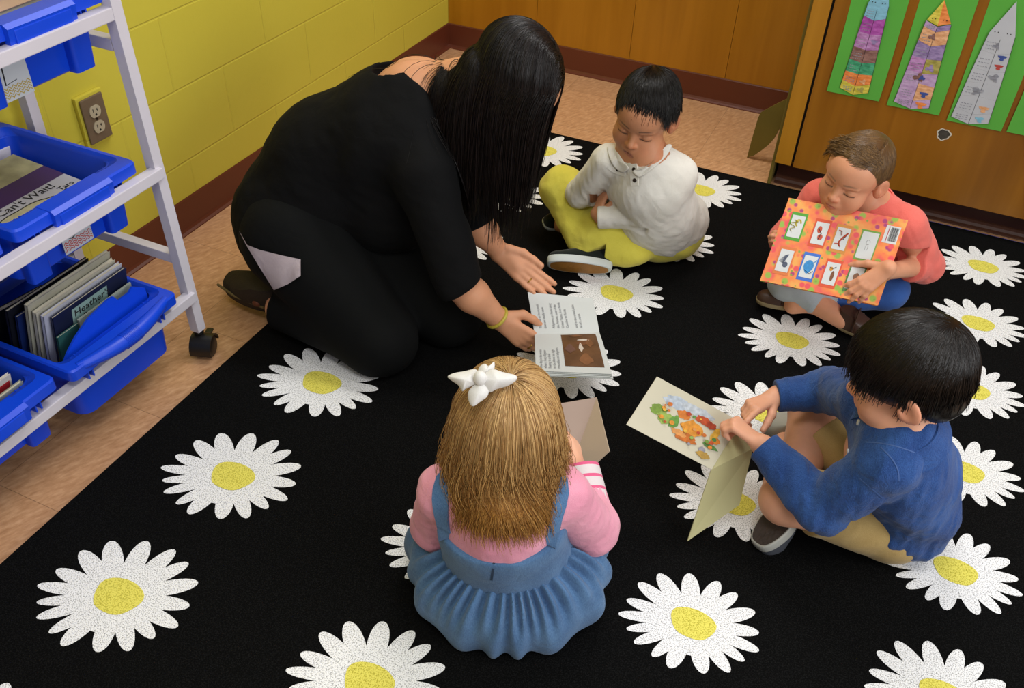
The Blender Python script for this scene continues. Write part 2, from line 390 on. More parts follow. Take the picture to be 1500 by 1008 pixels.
T3 = [(.365, .395, .100, .097, 'white', 'white', .012, [(.24, .45, .010, 'lblue')]), (.395, .432, .097, .093, 'white', 'white', .012, [(.25, .4, .011, 'peach')]), (.432, .472, .093, .088, 'white', 'white', -.006, [(-.1, .4, .013, 'grey')]),
      (.472, .514, .088, .082, 'white', 'white', -.004, [(.22, .5, .012, 'grey')]), (.514, .565, .082, .074, 'white', 'white', .006, [(.25, .3, .009, 'red'), (.25, .8, .009, 'blue')]), (.565, .61, .074, .066, 'white', 'white', .008, [(-.05, .4, .009, 'grey')])]
poster('green_poster', 'green paper with an uncoloured white paper tower, above the torn lock hole', 1.938, 2.083, .350, .88, 1.996, T3, (.61, .066, .70, 'white', 'white', .004))
poster('green_poster', 'green paper cut off by the right edge of the photo, without a tower in view', 2.098, 2.245, .352, .88, 2.17, [], None)

# ---- olive board standing between cabinet and back wall
M_olive = mat('olive_board', '#6f5f1e', .8, var=.12, vscale=9)
p1, p2, p3 = PZ(1094, 231, .001), PX(1152, 146, 1.466), PY(1114, 165, -.40); pn = nrm(np.cross(p2-p1, p3-p1))
def onp(x, y): d = ray(x, y); return CAM+d*(np.dot(p1-CAM, pn)/np.dot(d, pn))
pl = [onp(*q) for q in ((1094, 231), (1101, 205), (1110, 174), (1114, 165), (1123, 160), (1138, 152), (1152, 145.5), (1151.5, 158), (1147, 176), (1140, 192), (1133, 204), (1125, 213), (1116, 220), (1104, 228))]
mb = MB(); mb.prism(pl, pn*.006*(1 if pn[1] > 0 else -1)); b1 = mb.build('folded_board', M_olive); tag(b1, 'olive green folded board with a curved lower edge leaning in the gap beside the cabinet', 'board')
mb = MB(); mb.box((1.481, -.55, 0), (1.492, -.02, .75), 0, .003); tag(mb.build('upright_board', M_olive), 'thin olive board standing upright against the cabinet side', 'board')

# ---- rugs
M_blue_rug = mat('blue_rug', '#1f3fb4', .95, bump=.4, bscale=400)
mb = MB(); mb.box((1.62, -.62, .0), (2.72, -.545, .006), 0, .002); tag(mb.build('blue_rug', M_blue_rug), 'blue rug edge showing as a thin strip under the black rug beside the cabinet', 'rug')
M_rugk = rug_mat('black_pile', '#030303', '#151515', 380, .45, .75)
M_rugw = rug_mat('white_pile', '#a8a8a8', '#f2f2f2', 420, .36, .52); M_rugy = rug_mat('yellow_pile', '#b5aa3c', '#e6dc66', 420, .36, .52)
RX0, RX1, RY0, RY1, RZ = .483, 2.75, -3.35, -.555, .011
mb = MB()
mb.box((RX0, RY0, 0), (RX1, RY1, RZ), 0, .004)
PET = [(139, .147), (109, .137), (80, .140), (60, .143), (38, .153), (17, .148), (-1, .152), (-18, .135), (-38, .134), (-63, .123), (-97, .130), (-116, .132), (-135, .148), (-149, .153), (-163, .168), (-178, .156), (161, .155)]
def daisy(mb, cx, cy, sc=.86, rot=0):
    zt = RZ+.0006
    tips = sorted([(math.radians(a+rot), r*sc) for a, r in PET])
    n = len(tips)
    mb.add([(cx+.082*sc*math.cos(t), cy+.082*sc*math.sin(t), zt-.0002) for t in np.linspace(0, 2*PI, 49)[:-1]], [list(range(48))], 1)
    for i, (a, r) in enumerate(tips):
        pa = tips[i-1][0]-(2*PI if i == 0 else 0); na = tips[(i+1) % n][0]+(2*PI if i == n-1 else 0)
        hw = min(.5*r*.80*math.sin((na-pa)/2)*.80, .0215*sc)
        if abs(hw) < .001: hw = .02
        c0, s0 = math.cos(a), math.sin(a); pts = []
        for t in np.linspace(0, 2*PI, 29)[:-1]:   # petal: egg shape, blunt outside, narrow inside
            u = math.cos(t); w = hw*math.sin(t)*(1+.10*u); rr = r*.60+r*.40*u
            pts.append((cx+rr*c0-w*s0, cy+rr*s0+w*c0, zt+.00003*i))
        mb.add(pts, [list(range(28))], 1)
    mb.add([(cx+sc*(.048+.004*math.sin(3*t))*math.cos(t)*1.06, cy+sc*(.042+.003*math.cos(2*t))*math.sin(t), zt+.0009) for t in np.linspace(0, 2*PI, 33)[:-1]], [list(range(32))], 2)
for cx, ys, sc in ((.736, [-.70, -1.028, -1.35, -1.69, -2.04, -2.372, -2.705, -3.04], .94), (1.245, [-.71, -1.05, -1.374, -1.724, -2.03, -2.332, -2.65, -2.97], .88), (1.722, [-.72, -1.04, -1.36, -1.665, -1.967, -2.29, -2.60], .82), (2.160, [-.755, -1.056, -1.353, -1.651, -1.945, -2.24, -2.54], .81), (2.58, [-.8, -1.1, -1.4, -1.7, -2.0, -2.3], .8)):
    for y in ys:
        daisy(mb, cx if cx != 1.245 else cx+(.055 if y > -1.2 else 0), y, sc)
tag(mb.build('daisy_rug', [M_rugk, M_rugw, M_rugy]), 'large black rug patterned with rows of white daisies with yellow centres', 'rug')
# ================================================================== BOOK CART, TRAYS AND BOOKS
M_cart = mat('white_powder_coat', '#cfcad2', .35, var=.03, vscale=12)
M_tray = mat('blue_plastic', '#0a43d2', .38, var=.05, vscale=6, spec=.45, bump=.05, bscale=500)
M_rubber = mat('black_plastic', '#0d0d0d', .4)
cart = empty('book_cart', (.21, -2.6, 0)); tag(cart, 'white metal book cart on black casters holding blue book bins', 'cart')
YE = -2.062
for (x, y) in ((.402, YE), (.045, YE), (.402, -3.16), (.045, -3.16)):
    mb = MB()
    xt = x-.028 if x > .2 else x+.028
    h = .0125
    vs = [A(x+a*h, y+b*h, .07) for a, b in ((-1, -1), (1, -1), (1, 1), (-1, 1))]+[A(xt+a*h, y+b*h, 1.2) for a, b in ((-1, -1), (1, -1), (1, 1), (-1, 1))]
    mb.add(vs, [[3, 2, 1, 0], [4, 5, 6, 7]]+[[i, (i+1) % 4, 4+(i+1) % 4, 4+i] for i in range(4)]); mb.build('post', M_cart, cart)
    mb = MB()   # twin-wheel caster with hood
    mb.cyl((x, y, .06), (0, 0, 1), .012, .016, 16)
    c = A(x+.012, y-.004, .026)
    dd = nrm((.35, -.94, 0)); pd = A(-dd[1], dd[0], 0)
    for s in (-1, 1):
        pts = [c+pd*s*.006, c+pd*s*.008, c+pd*s*.021, c+pd*s*.024]; mb.tube(pts, [.020, .026, .026, .021], 24)
    n = 13; hood = []
    for k in range(n):   # hood: half ring around the wheels
        t = PI*(-.12+1.1*k/(n-1)); hood.append((math.cos(t), math.sin(t)))
    V = []
    for a, b in hood:
        for rr, w in ((.029, -.026), (.0325, -.026), (.0325, .026), (.029, .026)): V.append(c+dd*a*rr+A(0, 0, b*rr)+pd*w)
    F = []
    for k in range(n-1):
        for q in range(4): F.append([4*k+q, 4*k+(q+1) % 4, 4*k+4+(q+1) % 4, 4*k+4+q])
    F += [[0, 1, 2, 3], [4*n-1, 4*n-2, 4*n-3, 4*n-4]]
    mb.add(V, F); mb.box((-.004, -.008, -.002), (.022, .008, .003), 0, .001, Matrix.Translation(Vector(c+dd*(-.030)+A(0, 0, .012))) @ Matrix.Rotation(math.atan2(-dd[1], -dd[0]), 4, 'Z'))
    mb.build('caster', M_rubber, cart, smooth=.6)
for z, x in ((.174, .408), (.500, .400), (.838, .382)):
    for xx in (x, .045):
        mb = MB(); mb.box((xx-.0125, -3.16, z-.0125), (xx+.0125, YE, z+.0125), 0, .002); mb.build('rail', M_cart, cart)
for z in (.277, .772):
    for yy in (YE, -3.16):
        mb = MB(); mb.box((.05, yy-.011, z-.0125), (.388-.02*(z > .5), yy+.011, z+.0125), 0, .002); mb.build('end_rail', M_cart, cart)

def tray(lab, y1, xf, zt, front='panel', hx=.195, grp='blue book bins on the white cart', dep=.150):
    """y1: right end of the rim, xf: front of the rim, zt: top"""
    hy = .156; cx, cy = xf-hx, y1-hy
    t = empty('book_bin', (cx, cy, zt-dep)); tag(t, lab, 'book bin', grp)
    mb = MB(); z0 = zt-dep; g = .016 if front == 'grip' else 0; R = lambda dx, dy, r, z: rrect(cx, cy, hx-dx, hy-dy, r, z)
    loft(mb, [R(.062-g*1.4, .026, .03, z0), R(.058-g*1.4, .022, .03, z0+.004), R(.050-g, .0155, .026, zt-.03), R(.050-g, .0155, .026, zt-.010), R(.003, .003, .014, zt-.0085), R(.002, .002, .014, zt-.026), R(0, 0, .014, zt-.026), R(0, 0, .014, zt-.004), R(.003, .003, .014, zt),
              R(.030, .011, .02, zt), R(.034, .014, .02, zt-.004), R(.053, .0185, .024, zt-.012), R(.060, .026, .024, z0+.006), R(.066, .03, .02, z0+.003)])
    mb.build('shell', M_tray, t, smooth=.5)
    mb = MB()
    if front == 'panel':     # dropped label panel in the middle of the front rim, with hook ribs beside it
        pw = .075
        prof = [A(xf-.035, 0, zt+.001), A(xf+.003, 0, zt+.001), A(xf+.012, 0, zt-.006), A(xf+.008, 0, zt-.040), A(xf+.002, 0, zt-.046), A(xf-.004, 0, zt-.046), A(xf-.002, 0, zt-.006)]
        pr2 = [p+A(0, cy-pw, 0) for p in prof]; mb.prism(pr2, (0, 2*pw, 0)); mb.box((xf-.001, cy-pw+.012, zt-.036), (xf+.0125, cy+pw-.012, zt-.010), 0, .002)
        mb.build('label_panel', M_tray, t)
    else:                    # rolled handle grip
        pts = [A(xf-.012+.018*math.sin(PI*s), cy-.13+.26*s, zt-.008-.006*math.sin(PI*s)) for s in np.linspace(0, 1, 15)]
        mb.tube(pts, [.010+.008*math.sin(PI*s) for s in np.linspace(0, 1, 15)], 12)
        for k in range(14):
            s = .42+.012*k; p = A(xf-.012+.018*math.sin(PI*s), cy-.13+.26*s, zt-.008-.006*math.sin(PI*s)); mb.tube([p-A(0, .0012, 0), p+A(0, .0012, 0)], .0188, 12)
        mb.build('grip', M_tray, t, smooth=.7)
    for q in (-.115, -.103, .098, .110):
        mb = MB(); mb.box((xf-.05, cy+q-.0017, zt-.05), (xf-.006, cy+q+.0017, zt-.008), 0, .0008); mb.build('hook_rib', M_tray, t)
    for q in (-1, 1) if front == 'panel' else ():
        mb = MB(); loft(mb, [rrect(cx+hx-.052, cy+q*.105, .014, .024, .008, z0-.0), rrect(cx+hx-.046, cy+q*.105, .016, .027, .008, zt-.034)])
        mb.build('front_boss', M_tray, t, smooth=.5)
    return t, cx, cy, z0
t1, c1x, c1y, z1 = tray('blue bin on the top rail with a gold chevron card, at the upper left corner', -2.068, .377, .884)
t2, c2x, c2y, z2 = tray('blue bin on the middle rail with a red chevron card and a picture book inside', -2.106, .391, .545)
t2b, _, c2by, _ = tray('blue bin on the middle rail cut off by the left edge of the photo', -2.445, .391, .545)
t3, c3x, c3y, z3 = tray('blue bin with a rolled grip on the bottom rail, packed with upright magazines', -2.128, .436, .236, 'grip', .20, dep=.162)
t3b, c3bx, c3by, z3b = tray('blue bin of thin books on the bottom rail, nearer the camera', -2.468, .428, .246)
tray('third blue bin on the bottom rail, only a corner in view at the left edge', -2.80, .428, .246)

# divider of the magazine bin: arched panel with a finger notch
mb = MB(); pr = [(-.128, z3+.006), (-.128, z3+.110), (-.122, z3+.136), (-.105, z3+.152), (-.075, z3+.172), (-.03, z3+.192), (.03, z3+.202), (.044, z3+.200), (.052, z3+.184), (.085, z3+.184), (.098, z3+.192), (.128, z3+.17), (.128, z3+.006)]
pts = [A(.374-.05*(z-z3), c3y+y, z) for y, z in pr]; mb.prism(pts, (.006, 0, .001)); mb.build('divider', M_tray, t3)

# label cards
def card(t, x, y0, y1, zlo, zhi, zig, strokes, lab):
    mb = MB(); xs = x
    mb.box((xs, y0, zlo), (xs+.0008, y1, zhi), 0, .0)
    n = 7
    for row in range(4):
        zz = zlo+.004+row*.0055; w = (y1-y0-.004)/n
        for k in range(n):
            ya, ym, yb = y0+.002+k*w, y0+.002+(k+.5)*w, y0+.002+(k+1)*w
            for (p, q, pz, qz) in ((ya, ym, 0, .005), (ym, yb, .005, 0)):
                mb.poly([(xs+.0011, p, zz+pz), (xs+.0011, q, zz+qz), (xs+.0011, q, zz+qz+.0022), (xs+.0011, p, zz+pz+.0022)], 1)
    for pts, r in strokes: mb.tube([(xs+.0008, a, b) for a, b in pts], r, 6, 2)
    o = mb.build('label_card', [M_card, zig, M_ink], t); o['label'] = lab
M_card = mat('label_white', '#b9bfc6', .6)
card(t1, c1x+.195-.0455+.003, c1y-.098, c1y-.020, .738, .811, mat('gold', '#a8923a', .6), [([(c1y-.070, .804), (c1y-.073, .768)], .0014), ([(c1y-.073, .768), (c1y-.048, .771)], .0006)], 'white card with black strokes and gold chevrons')
card(t2, c2x+.195-.0455+.003, c2y-.040, c2y+.035, .412, .476, mat('redzig', '#b0332c', .6), [([(c2y-.014+.012*math.cos(t), .456+.016*math.sin(t)) for t in np.linspace(PI*.9, 2.1*PI, 12)], .0011)], 'white card with a curved letter and red chevrons')

# ---- books
def book(name, lab, cat, grp, T, w, h, t, cov, parts=None, pages=M_paper):
    """closed thin book: local x = width, y = height, z = thickness, placed by matrix T"""
    b = MB(); b.box((0, 0, 0), (w, h, .0012), 0); b.box((0, 0, t-.0012), (w, h, t), 0); b.box((0, 0, 0), (.0016, h, t), 0)
    o = bpy.data.objects.new('x', None)
    me = b.build(name, cov); pg = MB(); pg.box((.0015, .002, .0011), (w-.002, h-.002, t-.0011)); p = pg.build('pages', pages); p.parent = me
    me.matrix_world = T; tag(me, lab, cat, grp); bpy.data.objects.remove(o)
    return me
def frame(org, ex, ey):
    ex = nrm(ex); ez = nrm(np.cross(ex, ey)); ey = np.cross(ez, ex)
    M = Matrix(((ex[0], ey[0], ez[0], org[0]), (ex[1], ey[1], ez[1], org[1]), (ex[2], ey[2], ez[2], org[2]), (0, 0, 0, 1)))
    return M
def child_poly(mb_fn, name, mats, parent):
    m = MB(); mb_fn(m); o = m.build(name, mats); o.parent = parent; return o
cols = ['#11131c', '#14265c', '#a9a795', '#b9b6a6', '#b6b9c9', '#141b3a', '#2b5a58', '#9aa39a']
labs = ['black magazine leaning at the back of the magazine bin', 'dark blue magazine in the bin, in front of the black one', 'tall grey cream magazine standing above the others in the bin', 'cream magazine in front of the tall grey one', 'pale book with a lilac title strip in the magazine bin',
        'navy thin book titled Heather\'s Book in the magazine bin', 'teal thin book in front of the navy titled one', 'pale grey booklet just behind the blue divider']
xb = [.195, .207, .222, .240, .262, .284, .300, .316]; hh = [.245, .225, .262, .24, .232, .222, .172, .182]
for i, (c, lab) in enumerate(zip(cols, labs)):
    y0 = c3y-.128+[.0, .01, .02, .026, .03, .04, .035, .09][i]; w = [.22, .22, .228, .222, .22, .21, .215, .155][i]
    lean = [.26, .27, .29, .27, .25, .22, .20, .14][i]; th = [.008, .006, .009, .010, .009, .006, .005, .004][i]
    mcov = mat('cover', c, .45, var=.12, vscale=25)
    T = frame((xb[i], y0, z3+.004), (0, 1, 0), (lean, 0, 1))
    bk = book('magazine', lab, 'magazine', 'magazines in the bottom bin', T, w, hh[i], th, mcov)
    if i == 4:
        def f(m):
            m.poly([(.03, hh[i]-.055, th+.0003), (w-.01, hh[i]-.055, th+.0003), (w-.01, hh[i]-.025, th+.0003), (.03, hh[i]-.025, th+.0003)], 0)
            for r in range(3): m.poly([(.04, hh[i]-.05+r*.009, th+.0005), (w-.03, hh[i]-.05+r*.009, th+.0005), (w-.03, hh[i]-.047+r*.009, th+.0005), (.04, hh[i]-.047+r*.009, th+.0005)], 1)
        child_poly(f, 'title_strip', [mat('lilac_strip', '#9d9fd0', .6), mat('lilac_ink', '#5b5ca0', .6)], bk)
    if i == 5:
        def f(m):
            m.poly([(.05, hh[i]-.075, th+.0003), (w-.06, hh[i]-.075, th+.0003), (w-.06, hh[i]-.012, th+.0003), (.05, hh[i]-.012, th+.0003)], 0)
            m.poly([(.0, hh[i]-.14, th+.0003), (.05, hh[i]-.14, th+.0003), (.05, hh[i]-.08, th+.0003), (.0, hh[i]-.08, th+.0003)], 2)
            lettering(m, "Heather's", .026, (.055, hh[i]-.036, th+.0008), (1, 0, 0), (0, 1, 0), 1); lettering(m, "Book", .026, (.078, hh[i]-.062, th+.0008), (1, 0, 0), (0, 1, 0), 1)
        child_poly(f, 'title', [mat('title_teal', '#8aa9a4', .6), M_ink, mat('cover_gold', '#b8962c', .6)], bk)
    if i == 7:
        def f(m):
            m.poly([(.10, hh[i]-.06, th+.0003), (.13, hh[i]-.06, th+.0003), (.13, hh[i]-.02, th+.0003), (.10, hh[i]-.02, th+.0003)], 0)
        child_poly(f, 'sticker', [mat('sticker_grey', '#5b5f66', .6)], bk)
# black clip file tilted at the left end of the magazines
bk = book('magazine', 'dark file tilted at the near left end of the magazine bin', 'magazine', 'magazines in the bottom bin', frame((.10, c3y-.132, z3+.005), (.15, 1, 0), (.42, .0, 1)), .15, .215, .010, mat('cover', '#2a2a26', .35, var=.2, vscale=30))
# thin books in the near bottom bin
cols2 = ['#1d2638', '#c8c4b4', '#33415a', '#b5b08c', '#c6c1b2', '#cfcac4', '#8c917f']
labs2 = ['dark navy thin book at the back of the near bottom bin', 'cream thin book behind the striped ones in the near bottom bin', 'slate blue thin book in the near bottom bin', 'olive cream thin book in the middle of the near bottom bin', 'pale thin book with curled corner in the near bottom bin',
         'white book with a red and purple letter band in the near bottom bin', 'grey green thin book nearest the front of the near bottom bin']
for i, (c, lab) in enumerate(zip(cols2, labs2)):
    T = frame((.175+.027*i, c3by-.130, z3b+.004), (0, 1, 0), (.30-.01*i, 0, 1))
    w = [.225, .235, .22, .24, .23, .245, .25][i]; h2 = [.205, .20, .188, .18, .172, .165, .15][i]
    bk = book('thin_book', lab, 'book', 'thin books in the near bottom bin', T, w, h2, .0065, mat('cover', c, .5, var=.1, vscale=30))
    if i == 5:
        def f(m):
            m.poly([(.03, .095, .0068), (.20, .095, .0068), (.20, .14, .0068), (.03, .14, .0068)], 0); m.poly([(.20, .095, .0068), (.24, .095, .0068), (.24, .15, .0068), (.20, .15, .0068)], 1)
            lettering(m, "OBS", .05, (.115, .098, .0072), (1, 0, 0), (0, 1, 0), 2)
        child_poly(f, 'title', [mat('letter_purple', '#4b3a63', .6), mat('letter_red', '#b5232d', .6), mat('letter_white', '#d5d2cc', .6)], bk)
# picture books lying in the middle bin
zb = z2+.006
for i in range(3):
    book('picture_book', ['cream picture book at the bottom of the pile in the middle bin', 'grey picture book in the middle of the pile in the middle bin', 'pale picture book under the purple banded cover'][i], 'book', 'picture books in the middle bin',
         frame((.285, c2y-.11-.004*i, zb+.024*i), (0, 1, 0), (-1, 0, 0)), .235, .20, .022, mat('cover', ['#b9b39a', '#8d9096', '#bdb59a'][i], .5, var=.1))
th = .020
bk = book('picture_book', "picture book with a purple band and the words Can't Wait lying in the middle bin", 'book', 'picture books in the middle bin', frame((.300, c2y-.135, zb+.075), (0, 1, 0), (-1, 0, .07)), .235, .21, th, mat('cover', '#b5b4bb', .45, var=.05))
def f(m):
    z = th+.0004
    m.poly([(0, .068, z), (.235, .068, z), (.235, .125, z), (0, .125, z)], 0)
    m.poly([(0, .125, z), (.235, .125, z), (.235, .21, z), (0, .21, z)], 3)
    m.poly([(.02, .15, z+.0002), (.06, .15, z+.0002), (.06, .19, z+.0002), (.02, .19, z+.0002)], 4)
    lettering(m, "so Can't Wait!", .030, (.012, .044, z+.0004), (1, 0, 0), (0, 1, 0), 1)
    lettering(m, "Taro", .019, (.183, .024, z+.0004), (1, 0, 0), (0, 1, 0), 1); lettering(m, "Gomi", .019, (.183, .009, z+.0004), (1, 0, 0), (0, 1, 0), 1)
    pts = [(.085+.075*math.cos(t)*(1+.05*math.sin(9*t)), .016+.022*math.sin(t)*(1+.06*math.sin(7*t)), z+.0003) for t in np.linspace(0, 2*PI, 40)[:-1]]; m.poly(pts, 1)
    pts = [(.083+.072*math.cos(t)*(1+.05*math.sin(9*t)), .015+.0195*math.sin(t)*(1+.06*math.sin(7*t)), z+.0005) for t in np.linspace(0, 2*PI, 40)[:-1]]; m.poly(pts, 2)
child_poly(f, 'cover_print', [mat('print_purple', '#3d1f57', .45), M_ink, mat('print_cream', '#b3ad8c', .6, var=.2, vscale=60), mat('print_tan', '#a39d78', .6, var=.3, vscale=30), mat('print_green', '#4c7a58', .6)], bk)
# picture book in the top bin
for i in range(4):
    book('picture_book', ['grey picture book lowest in the top bin', 'cream picture book second in the top bin', 'blue picture book third in the top bin', 'white picture book just under the pink cover in the top bin'][i], 'book', 'picture books in the top bin',
         frame((.288, c1y-.115, z1+.006+.028*i), (0, 1, 0), (-1, 0, 0)), .23, .20, .026, mat('cover', ['#8d9096', '#b9b39a', '#3d5b8f', '#c7c4bc'][i], .5, var=.1))
bk = book('picture_book', 'pink beige picture book with an orange corner in the top bin', 'book', 'picture books in the top bin', frame((.292, c1y-.115, z1+.006+.114), (0, 1, 0), (-1, 0, .04)), .235, .2, .018, mat('cover', '#b99a8c', .5, var=.12, vscale=14))
def f(m):
    z = .0184
    m.poly([(.15, .05, z), (.235, .0, z), (.235, .2, z), (.12, .2, z)], 0); m.poly([(.11, .08, z+.0002), (.15, .05, z+.0002), (.13, .12, z+.0002)], 1)
    for (cx, cy, r) in ((.10, .055, .013), (.06, .075, .013)):
        m.poly([(cx+r*math.cos(t), cy+r*.8*math.sin(t), z+.0003) for t in np.linspace(0, 2*PI, 20)[:-1]], 2)
child_poly(f, 'cover_print', [mat('print_orange', '#d08a1c', .5, var=.15, vscale=20), mat('print_brown', '#5a4636', .6), mat('print_white', '#cfd0cf', .6)], bk)
# ================================================================== IMPLICIT SURFACES (bodies, clothes, hair caps)
class SDF:
    def __init__(s, lo, hi, h):
        s.lo = np.array(lo, float); s.h = h
        s.n = np.ceil((np.array(hi, float)-s.lo)/h).astype(int)+1
        s.f = np.full(s.n, .05, np.float32)
        s.ax = [(s.lo[i]+h*np.arange(s.n[i])).astype(np.float32) for i in range(3)]
    def win(s, lo, hi):
        a = np.maximum(np.floor((np.array(lo)-s.lo)/s.h).astype(int), 0); b = np.minimum(np.ceil((np.array(hi)-s.lo)/s.h).astype(int)+1, s.n)
        if np.any(b <= a): return None
        sl = tuple(slice(a[i], b[i]) for i in range(3))
        return sl, s.ax[0][sl[0]][:, None, None], s.ax[1][sl[1]][None, :, None], s.ax[2][sl[2]][None, None, :]
    def comb(s, sl, d, k, op):
        F = s.f[sl]
        if op == 'u':
            hh = np.maximum(k-np.abs(F-d), 0)/k; s.f[sl] = np.minimum(F, d)-hh*hh*k*.25
        elif op == 's':
            d = -d; hh = np.maximum(k-np.abs(F-d), 0)/k; s.f[sl] = np.maximum(F, d)+hh*hh*k*.25
        elif op == 'i':
            hh = np.maximum(k-np.abs(F-d), 0)/k; s.f[sl] = np.maximum(F, d)+hh*hh*k*.25
    def cap(s, a, b, ra, rb, k=.015, op='u', flat=None):
        a, b = np.array(a, float), np.array(b, float); R = max(ra, rb)+k+.012
        if flat is not None: R = max(R, max(ra, rb)*max(1, flat[1])+k+.012)
        w = s.win(np.minimum(a, b)-R, np.maximum(a, b)+R)
        if w is None: return s
        sl, X, Y, Z = w; ab = b-a; L2 = max(float(ab@ab), 1e-9)
        px, py, pz = X-np.float32(a[0]), Y-np.float32(a[1]), Z-np.float32(a[2])
        t = np.clip((px*np.float32(ab[0])+py*np.float32(ab[1])+pz*np.float32(ab[2]))/np.float32(L2), 0, 1)
        dx, dy, dz = px-t*np.float32(ab[0]), py-t*np.float32(ab[1]), pz-t*np.float32(ab[2])
        if flat is not None:
            n = nrm(flat[0]).astype(np.float32); q = np.float32(1/flat[1]-1)
            c = dx*n[0]+dy*n[1]+dz*n[2]; dx, dy, dz = dx+c*q*n[0], dy+c*q*n[1], dz+c*q*n[2]
        d = np.sqrt(dx*dx+dy*dy+dz*dz)-(np.float32(ra)+t*np.float32(rb-ra))
        if flat is not None: d *= np.float32(min(1, (1+flat[1])/2))
        s.comb(sl, d.astype(np.float32), k, op); return s
    def chain(s, pts, rs, k=.015, op='u', flat=None):
        for i in range(len(pts)-1): s.cap(pts[i], pts[i+1], rs[i], rs[i+1], k, op, flat)
        return s
    def ell(s, c, r, R=None, k=.015, op='u'):
        c = np.array(c, float); r = np.array(r, float); m = r.max()+k+.012
        w = s.win(c-m, c+m)
        if w is None: return s
        sl, X, Y, Z = w; px, py, pz = X-np.float32(c[0]), Y-np.float32(c[1]), Z-np.float32(c[2])
        R = np.eye(3) if R is None else np.array(R, float)   # columns = local axes in world
        q = [px*np.float32(R[0, i])+py*np.float32(R[1, i])+pz*np.float32(R[2, i]) for i in range(3)]
        k0 = np.sqrt(sum((q[i]/np.float32(r[i]))**2 for i in range(3))); k1 = np.sqrt(sum((q[i]/np.float32(r[i]**2))**2 for i in range(3)))+1e-6
        d = k0*(k0-1)/k1
        s.comb(sl, d.astype(np.float32), k, op); return s
    def cut(s, p, n, k=.004, lo=None, hi=None):
        """removes the side the normal points to (inside the optional box)"""
        n = nrm(n); p = np.array(p, float)
        w = s.win(s.lo-1 if lo is None else lo, s.lo+s.n*s.h+1 if hi is None else hi)
        if w is None: return s
        sl, X, Y, Z = w
        d = ((X-p[0])*n[0]+(Y-p[1])*n[1]+(Z-p[2])*n[2]).astype(np.float32); s.comb(sl, d, k, 'i'); return s
    def noise(s, amp, scale, seed=0, aniso=(1, 1, 1)):
        r = np.random.default_rng(seed); X, Y, Z = s.ax[0][:, None, None], s.ax[1][None, :, None], s.ax[2][None, None, :]
        band = np.abs(s.f) < .03
        idx = np.nonzero(band); P = np.stack([s.ax[i][idx[i]] for i in range(3)], 1)
        s.f[idx] += wob(P, amp, scale, r, aniso); return s
    def mesh(s, smooth=2):
        f = s.f; sg = f < 0
        n0, n1, n2 = f.shape
        c = np.zeros((n0-1, n1-1, n2-1), np.uint8)
        for i in (0, 1):
            for j in (0, 1):
                for k in (0, 1): c += sg[i:n0-1+i, j:n1-1+j, k:n2-1+k]
        act = np.nonzero((c > 0) & (c < 8)); N = len(act[0])
        idx = np.full(c.shape, -1, np.int32); idx[act] = np.arange(N)
        vals = {}
        for i in (0, 1):
            for j in (0, 1):
                for k in (0, 1): vals[i, j, k] = f[act[0]+i, act[1]+j, act[2]+k]
        P = np.zeros((N, 3)); cnt = np.zeros(N)
        for ax in range(3):
            for u in (0, 1):
                for v in (0, 1):
                    a = [0, 0, 0]; o = [q for q in range(3) if q != ax]; a[o[0]] = u; a[o[1]] = v
                    b = list(a); b[ax] = 1
                    fa, fb = vals[tuple(a)], vals[tuple(b)]; m = (fa < 0) != (fb < 0)
                    t = np.where(m, fa/np.where(m, fa-fb, 1), 0)
                    pt = np.tile(np.array(a, float), (N, 1)); pt[:, ax] = t
                    P[m] += pt[m]; cnt[m] += 1
        P /= cnt[:, None]
        V = s.lo+s.h*(np.stack(act, 1)+P)
        Q = []
        for ax in range(3):
            o = [(ax+1) % 3, (ax+2) % 3]
            A0 = [slice(None)]*3; A1 = [slice(None)]*3
            A0[ax] = slice(0, f.shape[ax]-1); A1[ax] = slice(1, None)
            for q in o: A0[q] = slice(1, f.shape[q]-1); A1[q] = slice(1, f.shape[q]-1)
            m = sg[tuple(A0)] != sg[tuple(A1)]; e = list(np.nonzero(m)); ins = sg[tuple(A0)][tuple(e)]
            for q in o: e[q] = e[q]+1
            def cell(du, dv):
                g = [e[0].copy(), e[1].copy(), e[2].copy()]; g[o[0]] -= du; g[o[1]] -= dv; return idx[tuple(g)]
            quad = np.stack([cell(1, 1), cell(0, 1), cell(0, 0), cell(1, 0)], 1)
            quad[~ins] = quad[~ins][:, ::-1]; Q.append(quad)
        Q = np.concatenate(Q); Q = Q[(Q >= 0).all(1)]
        E = np.concatenate([Q[:, [0, 1]], Q[:, [1, 2]], Q[:, [2, 3]], Q[:, [3, 0]]])
        deg = np.bincount(E.ravel(), minlength=N).astype(float)[:, None]+1e-9
        for it in range(smooth):
            for lam in (.5, -.52):
                acc = np.stack([np.bincount(E[:, 0], V[E[:, 1], i], N)+np.bincount(E[:, 1], V[E[:, 0], i], N) for i in range(3)], 1)
                V = V+lam*(acc/deg-V)
        return V, Q
def wob(P, amp, scale, r, aniso=(1, 1, 1)):
    P = P*np.array(aniso); out = np.zeros(len(P))
    W = np.zeros((len(P), 3))
    for i in range(3):
        k = r.normal(size=3); W[:, i] = np.sin(P@k*scale*.6+r.uniform(0, 6))
    for o in range(6):
        k = nrm(r.normal(size=3))*scale*r.uniform(.7, 2.0); out += np.sin(P@k+r.uniform(0, 6)+W@r.normal(size=3)*.9)/ (1+.3*o)
    return (out*amp/3).astype(np.float32)
def sdf_obj(name, s, mats, parent=None, smooth=2, matfn=None, colfn=None, loc=None):
    V, Q = s.mesh(smooth)
    return np_obj(name, V, Q, mats, parent, matfn, colfn, loc)
